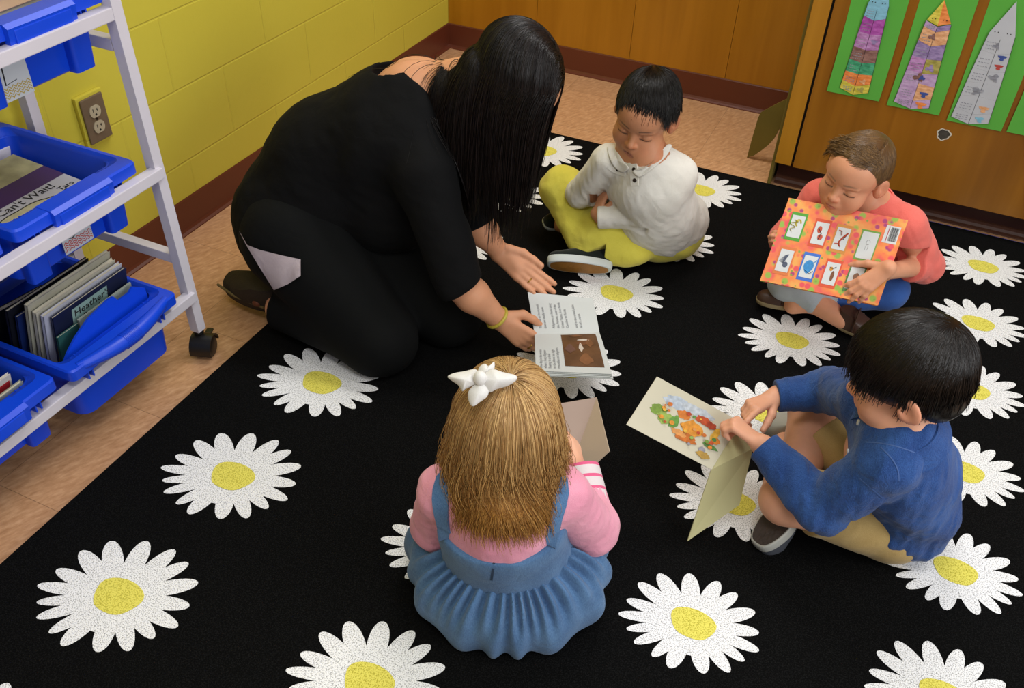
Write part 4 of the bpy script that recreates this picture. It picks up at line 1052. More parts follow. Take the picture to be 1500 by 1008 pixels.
    so = sdf_obj('shirt', c, M_w, o, smooth=1)
    e = see(so)
    dk = mat('dark_button', '#2a2018', .4)
    # three buttons, each its own part
    for px, py in ((929, 248), (930, 264), (905, 248)):
        p, n = e(px, py)
        if p is not None:
            b = MB(); button(b, p, n); part(b, 'button', dk, o)
    def strip(pts, w, name, m, t=.0018):
        P, Nn = [], []
        for q in pts:
            p, n = e(*q)
            if p is not None: P.append(p); Nn.append(n)
        if len(P) > 1:
            b = MB(); ribbon(b, P, Nn, w, t); part(b, name, m, o)
    strip([(928+1.2*i*.2, 240+4*i) for i in range(9)], .022, 'placket', M_w, .0014)
    strip([(892+4.0*i, 244+1.8*i+2.4*math.sin(PI*i/6)) for i in range(7)], .013, 'pocket_flap', M_w, .0016)
    def leaf(pts, lift, name):
        H = [e(*q) for q in pts]; dd = np.median([np.dot(h[0]-CAM, FW) for h in H if h[0] is not None])
        P = [(h[0] if h[0] is not None and abs(np.dot(h[0]-CAM, FW)-dd) < .03 else CAM+ray(*q)*dd) for h, q in zip(H, pts)]
        V, F = pillow(smooth_loop([p+(CAM-p)/np.linalg.norm(CAM-p)*lift for p in P], 40), CAM-P[0], .002, .004, back=.1); m = MB(); m.add(V, F); part(m, name, M_w, o, 1.0)
    leaf([(889, 216), (898, 217), (906, 225), (914, 237), (921, 246), (913, 253), (902, 247), (894, 235)], .005, 'collar'); leaf([(927, 250), (939, 248), (953, 240), (967, 226), (977, 212), (984, 214), (975, 230), (956, 247), (938, 259), (930, 256)], .006, 'collar')
    # hair: cap and combed strands
    short_hair(o, hc, R, ('#0a0605', '#070404', '#15100c'), face=((0, .088, -.038), (.074, .075, .085)), ln=(.03, .05), n=5600,
        keep=lambda u: ((u[:, 2] > .22) & (u[:, 1] < .50) | (u[:, 1] < -.1) & (u[:, 2] > -.45)),
        fringe=(lambda u: (u[:, 1] > .42) & (u[:, 2] > .50) & (u[:, 2] < .78), 300, (.028, .046), (-.1, .55, -.5), (-.05, .25, -1)))
    # shoes
    M_s = cloth('black_canvas', '#0c1413', '#141d1b', bump=.1, weave=1600); M_r = mat('white_rubber', '#c9cfcd', .6); M_gum = mat('gum_sole', '#a9742f', .55, var=.15, vscale=50, bump=.3, bscale=200)
    toe, heel = PZ(801, 388, .045), PZ(896, 397, .042)
    so1, fr1 = shoe('shoe', heel, toe, nrm(A(.15, .90, .42)), .068, M_s, M_r, o, .045, .022, mats=(M_s, M_gum), label='black canvas shoe with a white rim and tan sole')
    hl, ff, ss, uu, LL = fr1
    for i in range(3):
        m = MB(); q = hl+ff*LL*(.50+.09*i)+uu*(.052-.009*i); m.tube([q-ss*.017, q+uu*.004, q+ss*.017], .0028, 8); l_ = m.build('lace', M_r, smooth=.6); adoptc(l_, so1, heel)
    toe2, heel2 = PZ(795, 331, .045), PZ(866, 316, .05)
    shoe('shoe', heel2, toe2, nrm(A(.25, -.30, .9)), .064, M_s, M_r, o, .045, .015, mats=(M_s, M_r), label='black canvas shoe tucked under the raised knee')
    return o
boy_white()
# ================================================================== BOY IN CORAL SHIRT BEHIND A PICTURE BOOK
BK_TL, BK_TR, BK_BL = PZ(1155, 292, .358), PZ(1328, 325, .358), PZ(1113, 412, .198)
BK_BR = BK_BL+(BK_TR-BK_TL)
def boy_pink():
    hc = PZ(1253, 254, .445); SC = .91
    f = nrm((-.36, -.92, -.14)); R = basis(f, A(.20, .10, 1))
    neck = PZ(1276, 298, .340); chest = A(1.815, -1.145, .26); pel = A(1.83, -1.09, .095); loc = A(pel[0], pel[1], RZ)
    ls, le, lw = PZ(1326, 330, .315), PZ(1354, 388, .185), PZ(1300, 397, .245)
    rs, re, rw = PZ(1200, 290, .32), PZ(1150, 350, .20), PZ(1150, 348, .275)
    tr = nrm(ls*-1+rs); tu = nrm(neck-pel); tf = nrm(np.cross(tu, tr)); TR = np.stack([tr, tf, tu], 1)
    ex = nrm(BK_TR-BK_TL); ey = nrm(BK_TL-BK_BL); bn = nrm(np.cross(ex, ey))     # out of the book towards the viewer
    s = SDF((1.5, -1.56, 0), (2.08, -.98, .60), .0024)
    s.ell(chest, (.080, .06, .085), TR, .03).ell(pel, (.085, .07, .065), TR, .03).cap(pel, chest, .07, .07, .03)
    s.cap(chest, neck, .05, .036, .03).cap(neck, hc-R[:, 1]*.02-R[:, 2]*.05, .034, .034, .02)
    s.cap(neck-tu*.015, rs, .042, .034, .03).cap(neck-tu*.015, ls, .042, .034, .03)
    child_head(s, hc, R, SC)
    hl = nrm(PZ(1268, 412, .262)-lw); lw2 = lw+hl*.015
    s.chain([rs, re, rw], [.032, .026, .0175]).chain([ls, le, lw2], [.032, .028, .0185])
    # left hand flat on the book cover, fingers spread down to the left
    hp = PZ(1290, 396, .285)
    kn = A(*(BK_TL*.0))
    def on(px, py, lift): # point above the book's front face under a pixel
        d = ray(px, py); t = np.dot(BK_TL+bn*(.022+lift)-CAM, bn)/np.dot(d, bn); return CAM+d*t
    w_, k_ = on(1302, 392, .024), on(1266, 418, .012)
    s.cap(lw2, w_, .0185, .018, .01)
    hand(s, w_, k_-w_, -bn, on(1255, 385, .01)-on(1300, 430, .01), .135, [(.25, .35, .2), (.2, .3, .2), (.2, .3, .2), (.25, .3, .2)], .16, th=[(.55, .75, .2), (.75, .6, .25), (.8, .5, .2)])
    # right hand holds the left edge: palm behind, fingers wrapped to the front
    eL = on(1136, 352, -.04); hr0 = eL+ex*.028-bn*.012
    s.cap(rw-bn*.02+ex*.03, hr0+ex*.01, .017, .0165, .01); s.cap(re, rw-bn*.02+ex*.03, .024, .018, .01)
    hand(s, hr0+ex*.046-bn*.002, -ex, bn, ey, .125, [(.55, 1.25, 1.15)]*4, .06, th=[(.6, .55, .3), (.5, .5, .7), (.3, .3, .9)])
    # legs
    rk, ra = A(1.665, -1.235, .10), PZ(1215, 458, .06); lk, la = PZ(1300, 425, .10), A(1.70, -1.375, .05)
    ra2 = PZ(1232, 468, .055); la2 = PZ(1162, 447, .055)
    s.chain([pel+tr*.05, rk, ra2], [.055, .040, .024]).chain([pel-tr*.05, lk, la2], [.055, .040, .024])
    sk = linc('#d99a78')
    V, Q = s.mesh(1)
    o = np_obj('person', V, Q, [M_skin], None, colfn=lambda v: np.where((np.linalg.norm(v-hc, axis=1) < .135)[:, None], face_col(v, hc, R, SC, sk, brow=(.30, .17, .10), lip=(.55, .20, .17), blush=.35), sk), loc=loc)
    tag(o, 'person, small boy in coral shirt sitting and holding up a picture book', 'person')
    M_c = cloth('coral_cotton', '#e2675c', '#ee7b6e', var=.04, bump=.3, vs=10)
    c = SDF((1.56, -1.46, .02), (2.08, -.98, .46), .003)
    c.ell(chest, (.104, .075, .10), TR, .04).ell(pel+A(0, 0, .05), (.11, .09, .09), TR, .05)
    c.cap(chest+tu*.03, neck-tu*.008, .058, .044, .03).cap(neck-tu*.028, rs, .046, .045, .03).cap(neck-tu*.028, ls, .046, .047, .03)
    dl = nrm(lw-le); cu = le+dl*.075
    c.chain([ls, le, cu], [.048, .046, .036], .012); c.chain([rs, re], [.046, .042], .012); c.cap(re, re*.5+rw*.5, .040, .034, .012)
    c.noise(.0028, 44, 21); c.noise(.0014, 95, 22); c.cap(cu, cu-dl*.022, .0385, .040, .004); c.cut(cu+dl*.003, dl, .002, cu-.06, cu+.06)
    so = sdf_obj('shirt', c, M_c, o, smooth=1)
    collar('collar', neck+tu*.004, tf, tu, .046, .045, M_c, o, gap=.45, flare=.024)
    M_j = cloth('light_jeans', '#a3adb6', '#bac3ca', var=.05, bump=.25, vs=20); M_j2 = cloth('blue_jeans', '#2b4f96', '#3a62a8', bump=.25, vs=20)
    t = SDF((1.5, -1.56, 0), (2.08, -.98, .24), .003)
    t.ell(pel, (.11, .09, .08), TR, .04).chain([pel+tr*.055, rk, rk*.5+ra2*.5], [.066, .046, .034], .02).chain([pel-tr*.055, lk, lk*.35+la2*.65], [.07, .050, .036], .02)
    t.ell(PZ(1172, 440, .06), (.036, .026, .030), None, .02)
    t.noise(.0018, 60, 24); t.cut((0, 0, RZ+.001), (0, 0, -1))
    sdf_obj('trousers', t, [M_j, M_j2], o, matfn=lambda C: (C[:, 0] > 1.80).astype(int))
    short_hair(o, hc, R, ('#573c22', '#4a3420', '#86663f'), face=((0, .092, -.030), (.082, .080, .088)), sc=SC, n=5600, ln=(.03, .045), crown=(-.15, -.6, .75), sweep=(.9, .45, .0), sw=.5, fall=(.5, .0, -.8),
        keep=lambda u: ((u[:, 2] > .22) & (u[:, 1] < .38) | (u[:, 1] < -.05) & (u[:, 2] > -.40)), part_=[(-.55, .62, .62), (-.50, .2, .85), (-.35, -.35, .9)], lift=.003, liftg=.001, rough=.06, r0=.0007, inward=.25, fringe=(lambda u: (u[:, 1] > .25) & (u[:, 1] < .8) & (u[:, 2] > .38) & (u[:, 2] < .85), 1300, (.024, .036), (.8, -.1, .35), (.65, -.1, -.45)))
    M_l = mat('brown_leather', '#3d2416', .5, var=.2, vscale=30, bump=.15, bscale=120); M_s = mat('tan_edge', '#8a7a58', .6)
    for a, b, u, lab in ((PZ(1180, 452, .03), PZ(1107, 441, .03), (0, .15, 1), 'brown leather shoe pointing left'), (PZ(1222, 470, .035), PZ(1278, 488, .035), (-.35, -.2, .9), 'brown leather shoe with a strap')):
        so_, (h_, f_, s_, u_, L_) = shoe('shoe', a, b, u, .066, M_l, M_s, o, .048, .012, label=lab)
        m = MB()
        for i in range(9):     # moccasin stitching around the toe
            t_ = -1+2*i/8; p = h_+f_*L_*(.86-.22*t_*t_)+s_*.022*t_+u_*(.036-.005*(1-t_*t_)); m.sph(p, .0016, 0, (1, 1, .6), 1)
        st = m.build('stitching', M_s, smooth=.8); adoptc(st, so_, h_)
        m = MB(); m.tube([h_+f_*L_*.52+s_*.031*math.cos(q)+u_*(.016+.046*math.sin(q)) for q in np.linspace(0, PI, 9)], .005, 8, flat=.4); st = m.build('strap', M_l, smooth=.8); adoptc(st, so_, h_)
    # ---- the picture book
    bk = empty('picture_book', BK_BL); tag(bk, 'orange flowered picture book with eight animal cards held by the boy in coral', 'book')
    w = np.linalg.norm(BK_TR-BK_TL); hgt = np.linalg.norm(BK_TL-BK_BL); ey2 = nrm(ey-np.dot(ey, ex)*ex)
    Pq = lambda u, v, z=0: BK_BL+ (BK_BR-BK_BL)*u*(1-v)+ (BK_TR-BK_TL)*u*v+(BK_TL-BK_BL)*v+bn*z
    def slab(m, u0, u1, v0, v1, z0, z1, mi=0):
        c4 = [Pq(u0, v0, z0), Pq(u1, v0, z0), Pq(u1, v1, z0), Pq(u0, v1, z0)]; m.prism(c4, bn*(z1-z0), mi)
    M_cov = flower_mat()
    m = MB(); slab(m, 0, 1, 0, 1, .015, .018); adopt(m.build('front_cover', M_cov), bk)
    m = MB(); slab(m, 0, 1, 0, 1, 0, .003); adopt(m.build('back_cover', M_cov), bk)
    m = MB(); slab(m, .006, .992, .008, .992, .003, .015); adopt(m.build('pages', M_paper), bk)
    m = MB(); slab(m, 0, .006, 0, 1, .003, .015); adopt(m.build('spine', M_cov), bk)
    wh = mat('card_white', '#cfd2d2', .6, var=.03, vscale=30)
    # cards: (u, v of the centre, border colour, drawing)
    from_px = lambda x, y: on_uv(x, y)
    def uv(x, y):
        d = ray(x, y); t = np.dot(BK_TL+bn*.018-CAM, bn)/np.dot(d, bn); p = CAM+d*t-bn*.018-BK_BL
        Mx = np.stack([(BK_BR-BK_BL), (BK_TL-BK_BL)], 1); q = np.linalg.lstsq(Mx, p, rcond=None)[0]; return q
    cards = [(1166, 332, '#4e9a2c', 'snake', '#b0a02c'), (1201, 342, '#d0502c', 'bird', '#b84a30'), (1232, 350, '#cf8a3c', 'fox', '#b0432a'), (1270, 360, '#6f9a3c', 'mouse', '#7d7d7d'),
             (1149, 382, '#d8763c', 'porcupine', '#4a5266'), (1184, 391, '#3a6cc4', 'whale', '#2f86c4'), (1217, 401, '#d8502c', 'parrot', '#7a4a2a'), (1252, 408, '#4e7a3c', 'horse', '#8a6248')]
    cw, ch = .055, .130
    for x, y, bc, kind, dc in cards:
        u0, v0 = uv(x, y)
        m = MB(); big = kind == 'mouse'
        a_, b_ = (.068, .165) if not big else (.076, .178)
        slab(m, u0-a_, u0+a_, v0-b_, v0+b_, .018, .0186, 0); slab(m, u0-cw*(1.2 if big else 1), u0+cw*(1.2 if big else 1), v0-ch*(1.2 if big else 1), v0+ch*(1.2 if big else 1), .0186, .0192, 1)
        z = .0196; K = .30
        def blob(pts, mi): m.poly([Pq(u0+p*1.2, v0+q*1.2, z) for p, q in pts], mi)
        def line(pts, r, mi): m.tube([Pq(u0+p*1.25, v0+q*1.25, .0192) for p, q in pts], r, 5, mi, flat=.3)
        if kind == 'snake': line([(-.022+.030*math.sin(t*1.3)*(1-t/14), .06-.011*t) for t in np.linspace(0, 10, 40)], .0024, 2); line([(.008+.016*math.cos(t), .035+.03*math.sin(t)) for t in np.linspace(0, 4.5, 14)], .0022, 2)
        elif kind == 'whale':
            blob([(.034*math.cos(t)*(1+.2*math.sin(t)), .058*math.sin(t)*(1-.15*math.cos(2*t))) for t in np.linspace(0, 2*PI, 24)[:-1]], 2); line([(.01, .03), (.03, .055), (.042, .075)], .0016, 2); line([(-.02, -.03), (.02, -.06), (.038, -.03)], .0014, 3)
        elif kind == 'porcupine':
            for q in range(14): a = -.4+q*.17; line([(.004*q/14, -.03+.01*q/3), (-.036+.004*q, -.02+.085*math.sin(.2+q*.1))], .0009, 2)
            blob([(.012+.018*math.cos(t), -.035+.028*math.sin(t)) for t in np.linspace(0, 2*PI, 14)[:-1]], 2)
        elif kind == 'mouse':
            line([(.012*math.cos(t), .03+.022*math.sin(t)) for t in np.linspace(0, 5.5, 14)], .0006, 2); line([(.008*math.cos(t), -.02+.03*math.sin(t)) for t in np.linspace(-1, 4, 12)], .0006, 2)
        elif kind == 'fox':
            line([(.030, .06), (.005, .01), (-.01, -.03), (.0, -.07)], .0032, 2); line([(-.03, .075), (-.01, .07), (-.002, .03)], .0028, 2); line([(.036, .065), (.012, -.005)], .0012, 3); line([(-.034, -.05), (-.005, -.045), (.012, -.075)], .0022, 2)
        elif kind == 'bird':
            blob([(-.01+.016*math.cos(t), .035+.035*math.sin(t)) for t in np.linspace(0, 2*PI, 14)[:-1]], 2); blob([(.008+.018*math.cos(t), -.035+.028*math.sin(t)) for t in np.linspace(0, 2*PI, 14)[:-1]], 2); line([(-.02, .05), (.01, .0), (.0, -.06)], .0016, 3)
        elif kind == 'parrot':
            blob([(.012*math.cos(t)+.012, -.02+.05*math.sin(t)) for t in np.linspace(0, 2*PI, 16)[:-1]], 2); blob([(-.008+.012*math.cos(t), .045+.022*math.sin(t)) for t in np.linspace(0, 2*PI, 12)[:-1]], 4); line([(-.02, .06), (.0, .05), (.02, .07)], .0015, 3)
        else: blob([(.006+.02*math.cos(t)*(1+.3*math.sin(3*t)), .0+.055*math.sin(t)) for t in np.linspace(0, 2*PI, 20)[:-1]], 2)
        ci = adopt(m.build('animal_card', [mat('card_border', bc, .6), wh, mat('card_drawing', dc, .6, var=.25, vscale=200), M_ink, mat('card_accent', '#c98a2c', .6)]), bk); ci['label'] = 'white card with a painted '+kind if kind != 'mouse' else 'white card with a pencil drawing'
    u0, v0 = uv(1305, 344); m = MB(); slab(m, u0-.055, u0+.062, v0-.10, v0+.10, .018, .0186, 0); slab(m, u0-.030, u0-.024, v0-.09, v0+.09, .0186, .0189, 2)
    for i in range(11): a = u0-.012+.0058*i; slab(m, a, a+.0024+.001*(i % 3), v0-.075, v0+.085, .0186, .0189, 1)
    adopt(m.build('barcode', [wh, M_ink, mat('bar_red', '#b0323c', .6)]), bk)
    return o
def flower_mat():
    m = bpy.data.materials.new('orange_flower_print'); m.use_nodes = True; nt = m.node_tree; N = nt.nodes; L = nt.links; P = N['Principled BSDF']; P.inputs['Roughness'].default_value = .45
    tc = N.new('ShaderNodeTexCoord'); src = tc.outputs['Object']
    n = N.new('ShaderNodeTexNoise'); n.inputs['Scale'].default_value = 26; n.inputs['Detail'].default_value = 2; L.new(src, n.inputs[0])
    rp = N.new('ShaderNodeValToRGB'); e = rp.color_ramp.elements; e[0].color = lin('#e8a24a'); e[0].position = .36; e[1].color = lin('#e2584e'); e[1].position = .66; k = e.new(.5); k.color = lin('#ea8038'); L.new(n.outputs['Fac'], rp.inputs[0])
    out = rp.outputs[0]
    for col, sc, th, off in (('#8fae3a', 34, .26, 0), ('#a82c6a', 46, .24, 5.3), ('#e0484e', 38, .26, 9.1), ('#7d9a34', 60, .16, 3.1)):
        mp = N.new('ShaderNodeMapping'); mp.inputs['Location'].default_value = (off, off*.7, off*1.3); L.new(src, mp.inputs[0])
        nn = N.new('ShaderNodeTexVoronoi'); nn.inputs['Scale'].default_value = sc; L.new(mp.outputs[0], nn.inputs['Vector'])
        r2 = N.new('ShaderNodeValToRGB'); r2.color_ramp.elements[0].position = th*.8; r2.color_ramp.elements[0].color = (1, 1, 1, 1); r2.color_ramp.elements[1].position = th*1.25; r2.color_ramp.elements[1].color = (0, 0, 0, 1); L.new(nn.outputs['Distance'], r2.inputs[0])
        mx = N.new('ShaderNodeMix'); mx.data_type = 'RGBA'; L.new(r2.outputs[0], mx.inputs['Factor']); L.new(out, mx.inputs['A']); mx.inputs['B'].default_value = lin(col); out = mx.outputs['Result']
    L.new(out, P.inputs['Base Color']); return m
boy_pink()
# ================================================================== BOY IN DENIM SHIRT READING A CARD BOOK
def boy_denim():
    hc = PZ(1326, 548, .475); f = nrm((-.93, .02, -.34)); R = basis(f, A(.05, -.05, 1)); SC = 1.02
    neck = PZ(1322, 625, .385); chest = PZ(1300, 670, .27); pel = A(1.995, -1.90, .095); loc = A(pel[0], pel[1], RZ)
    ls, le, lw = PZ(1300, 680, .33), PZ(1205, 745, .19), PZ(1120, 655, .235)
    rs, re, rw = PZ(1268, 590, .345), PZ(1215, 572, .25), PZ(1140, 580, .235)
    tr = nrm(rs-ls); tu = nrm(neck-pel); tf = nrm(np.cross(tu, tr)); TR = np.stack([tr, tf, tu], 1)
    lk, la = PZ(1150, 733, .125), PZ(1150, 650, .05); rk, ra = PZ(1188, 600, .15), PZ(1145, 745, .06)
    s = SDF((1.60, -2.20, 0), (2.16, -1.62, .62), .0024)
    s.ell(chest, (.085, .065, .09), TR, .03).ell(pel, (.09, .075, .07), TR, .03).cap(pel, chest, .07, .07, .03)
    s.cap(chest, neck, .05, .038, .03).cap(neck, hc-R[:, 1]*.025-R[:, 2]*.05, .038, .038, .02)
    s.cap(neck-tu*.015, rs, .042, .034, .03).cap(neck-tu*.015, ls, .042, .034, .03)
    lh, rh = PZ(1097, 638, .245), PZ(1106, 594, .245)
    s.chain([rs, re, rw], [.032, .027, .020]).chain([ls, le, lw], [.032, .027, .020])
    child_head(s, hc, R, SC)
    d1 = nrm(lh-lw); s.cap(lw, lw+d1*.012, .020, .019, .01); hand(s, lw+d1*.012, d1*1.0+A(0, 0, .05), (-.15, -.1, -1), tr, .118, [(1.15, 1.2, .6), (1.15, 1.2, .6), (1.1, 1.2, .6), (1.0, 1.2, .6)], .05, th=[(.7, .6, .5), (.7, .3, .6), (.6, .1, .7)], fat=1.12)
    d2 = nrm(rh-rw); s.cap(rw, rw+d2*.018, .020, .019, .01); hand(s, rw+d2*.018, d2, A(-.2, -.55, -.8), A(-.3, -.6, .3), .122, [(.25, .25, .15), (.9, 1.1, .5), (1.0, 1.2, .6), (1.0, 1.2, .6)], .06, th=[(.75, .6, .4), (.8, .3, .5), (.8, .2, .5)], fat=1.08)
    s.chain([pel+tr*.05, rk, rk*.5+ra*.5+A(.01, 0, 0), ra], [.058, .044, .042, .026]).chain([pel-tr*.05, lk, lk*.5+la*.5, la], [.060, .047, .040, .026])
    sk = linc('#dda283')
    V, Q = s.mesh(1)
    o = np_obj('person', V, Q, [M_skin], None, colfn=lambda v: np.where((np.linalg.norm(v-hc, axis=1) < .14)[:, None], face_col(v, hc, R, SC, sk, brow=(.08, .05, .035), lip=(.50, .2, .17), blush=.5), sk), loc=loc)
    tag(o, 'person, small dark-haired boy in denim shirt and khaki shorts, seen from behind', 'person')
    M_d = cloth('denim', '#1b3870', '#345a98', var=.1, bump=.8, vs=16, weave=700, stretch=(1, 1, .35))
    c = SDF((1.62, -2.22, .01), (2.18, -1.62, .48), .003)
    c.ell(chest+tf*-.02, (.118, .085, .115), TR, .04).ell(pel+A(.015, .0, .02), (.125, .105, .10), TR, .05).ell(pel*.5+chest*.5-tf*.045, (.115, .085, .12), TR, .05)
    c.cap(chest+tu*.04, neck-tu*.008, .064, .050, .03).cap(neck-tu*.03, rs, .050, .049, .03).cap(neck-tu*.03, ls, .052, .054, .03)
    dl, dr_ = nrm(lw-le), nrm(rw-re)
    c.chain([ls, le, lw-dl*.03], [.053, .048, .036], .014); c.chain([rs, re, rw-dr_*.03], [.050, .044, .036], .014)
    c.noise(.0050, 34, 31, (1, 1, 1.3)); c.noise(.0028, 75, 32, (1.4, 1, 1))
    c.cap(lw-dl*.034, lw+dl*.004, .034, .033, .004); c.cap(rw-dr_*.034, rw+dr_*.004, .034, .033, .004)
    c.cut(lw+dl*.004, dl, .002, lw-.06, lw+.06); c.cut(rw+dr_*.004, dr_, .002, rw-.06, rw+.06)
    c.cut(pel+A(0, 0, -.065), (-.35, .1, -1), .004); c.cut(pel+tf*.095-tu*.02, nrm(tf-tu*1.0), .01)
    so = sdf_obj('shirt', c, M_d, o, smooth=1)
    collar('collar', neck+tu*.002, tf, tu, .052, .050, M_d, o, gap=.5, flare=.030, drop=.020, h=.016)
    e = see(so); M_pearl = mat('pearl_snap', '#c9ccd2', .25); M_st = mat('denim_stitch', '#3c5a92', .8)
    for px, py in ((1258, 619), (1215, 647), (1243, 662)):
        p, n = e(px, py)
        if p is not None: b = MB(); button(b, p, n, .0055, .003); part(b, 'snap_button', M_pearl, o)
    def seam(pts, name='seam', w=.0022, m=M_st):
        P, Nn = [], []
        for q in pts:
            p, n = e(*q)
            if p is not None: P.append(p); Nn.append(n)
        if len(P) > 2:
            b = MB(); ribbon(b, P, Nn, w, .0008); part(b, name, m, o)
    seam([(1262-5.6*i, 606+5.6*i) for i in range(11)], 'placket', .020, M_d)
    seam([(1290+3*i+8*math.sin(PI*i/9), 655+5.5*i) for i in range(10)]); seam([(1268+9*i, 648+1.2*i*i*.2) for i in range(9)]); seam([(1258+7*i, 700+6*i) for i in range(7)])
    M_k = cloth('khaki_twill', '#b0925a', '#c4a76e', var=.05, bump=.3, vs=14)
    t = SDF((1.66, -2.2, 0), (2.14, -1.66, .26), .003)
    t.ell(pel, (.115, .095, .085), TR, .04)
    kl, kr = lk*.78+pel*.22, rk*.74+pel*.26
    t.chain([pel-tr*.055, kl], [.080, .064], .02); t.chain([pel+tr*.055, kr], [.078, .066], .02)
    t.noise(.0022, 60, 35); t.cut((0, 0, RZ+.001), (0, 0, -1))
    a = nrm(lk-pel); t.cut(kl, a, .003, kl-.085, kl+.085); a = nrm(rk-pel); t.cut(kr, a, .003, kr-.085, kr+.085)
    to = sdf_obj('shorts', t, M_k, o)
    short_hair(o, hc, R, ('#0c0705', '#080504', '#1d140e'), hr=(.082, .099, .084), sc=SC, nape=-.06, face=((.0, .100, -.045), (.082, .066, .095)), temple=-.075, cut=-.075, keep=lambda u: ((u[:, 2] > .0) & (u[:, 1] < .66) & (u[:, 2] > .12) | (u[:, 1] < .0) & (u[:, 2] > -.45)), crown=(.10, -.62, .75), sweep=(-.2, .7, 0), sw=.35,
        n=7000, ln=(.035, .062), fall=(-.1, .5, -.85), down=1, inward=.55, lift=.004, liftg=.0, rough=.09, r0=.0007, fringe=(lambda u: (u[:, 1] > .45) & (u[:, 2] > .15) & (u[:, 2] < .7), 400, (.03, .045), (0, .5, -.6), (0, .0, -1)))
    M_cv = mat('grey_canvas', '#3c3f47', .85, var=.1, vscale=60); M_so = mat('grey_rubber', '#a8a79f', .6); M_dk = mat('dark_sole', '#3b302c', .7, var=.2, vscale=60, bump=.4, bscale=160)
    shoe('shoe', PZ(1106, 798, .035), PZ(1156, 742, .085), nrm(A(.50, .62, -.35)), .070, M_cv, M_so, o, .045, .020, mats=(M_cv, M_dk), label='grey shoe with its dark sole turned out')
    shoe('shoe', PZ(1178, 640, .04), PZ(1118, 622, .035), nrm(A(.1, -.2, 1)), .066, M_so, M_so, o, .040, .016, mats=(M_cv, M_so), label='pale grey shoe under the far knee')
    # ---- the card book he holds: a picture leaf and a hanging cover joined along a fold
    a0, a1, a2, a3 = PZ(962, 552, .30), PZ(917, 622, .25), PZ(1042, 688, .17), PZ(1088, 612, .235)
    a3 = a0+(a2-a1)
    bk = empty('card_book', a2); tag(bk, 'thin open card book with a painted harvest picture, held by the boy in denim', 'book')
    nA = nrm(np.cross(a2-a1, a0-a1)); nA = nA if nA[2] > 0 else -nA
    Pp = lambda u, v, z=0: a1+(a2-a1)*u+(a0-a1)*v+nA*z
    pg = mat('cream_page', '#c3bda6', .75, var=.03, vscale=20)
    m = MB(); m.prism([Pp(0, 0), Pp(1, 0), Pp(1, 1), Pp(0, 1)], nA*.0016); adopt(m.build('picture_leaf', pg), bk)
    cols = [('#a9b3bd', .36, .80, .26, .13, 0), ('#b3bac0', .56, .84, .26, .10, 1), ('#6f8a34', .20, .52, .13, .11, 2), ('#8aa34a', .30, .44, .12, .12, 3), ('#5d8a38', .40, .46, .07, .14, 4), ('#c9742a', .45, .66, .10, .09, 5), ('#d08a2a', .60, .50, .16, .16, 6), ('#b2491f', .66, .74, .13, .08, 7), ('#a53d1a', .76, .72, .08, .07, 8), ('#d8a83a', .84, .60, .05, .16, 9),
            ('#b8641f', .58, .30, .18, .10, 10), ('#c98a4a', .50, .32, .12, .06, 11), ('#4f7d38', .86, .36, .12, .045, 12), ('#8e8c94', .80, .24, .05, .06, 13), ('#a8853a', .84, .16, .10, .07, 14), ('#cf7a24', .88, .50, .06, .07, 15)]
    m = MB(); mats = []; g = np.random.default_rng(4)
    for (c_, u, v, ru, rv, i) in cols:
        ph = g.uniform(0, 6, 3); pts = [Pp(u+ru*.72*math.cos(t)*(1+.12*math.sin(4*t+ph[0])+.08*math.sin(9*t+ph[1])), v*.94+rv*.85*math.sin(t)*(1+.12*math.sin(5*t+ph[2])+.08*math.sin(11*t)), .0019+.00012*i) for t in np.linspace(0, 2*PI, 40)[:-1]]
        mats.append(mat('paint', c_, .75, var=.28, vscale=130)); m.poly(pts, i)
    for i in range(26):
        u, v = g.uniform(.18, .92), g.uniform(.2, .72); mi = g.integers(2, 16); w = g.uniform(.012, .03)
        m.poly([Pp(u+w*math.cos(t), v+w*1.3*math.sin(t), .0040+.0001*i) for t in np.linspace(0, 2*PI, 9)[:-1]], int(mi))
    adopt(m.build('painting', mats), bk)
    b2, b3, r_ = PZ(1007, 793, .022), PZ(1083, 740, .075), PZ(1103, 657, .185)
    m = MB(); c_ = (a2+a3+r_+b3+b2)/5; nB = nrm(np.cross(r_-a2, b2-a2)); nB = nB if np.dot(nB, CAM-a2) > 0 else -nB
    m.prism([a2, b2, b3, r_, a3], -nB*.0016); adopt(m.build('cover_leaf', mat('pale_yellow_card', '#bdb685', .75, var=.03, vscale=15)), bk)
    return o
boy_denim()
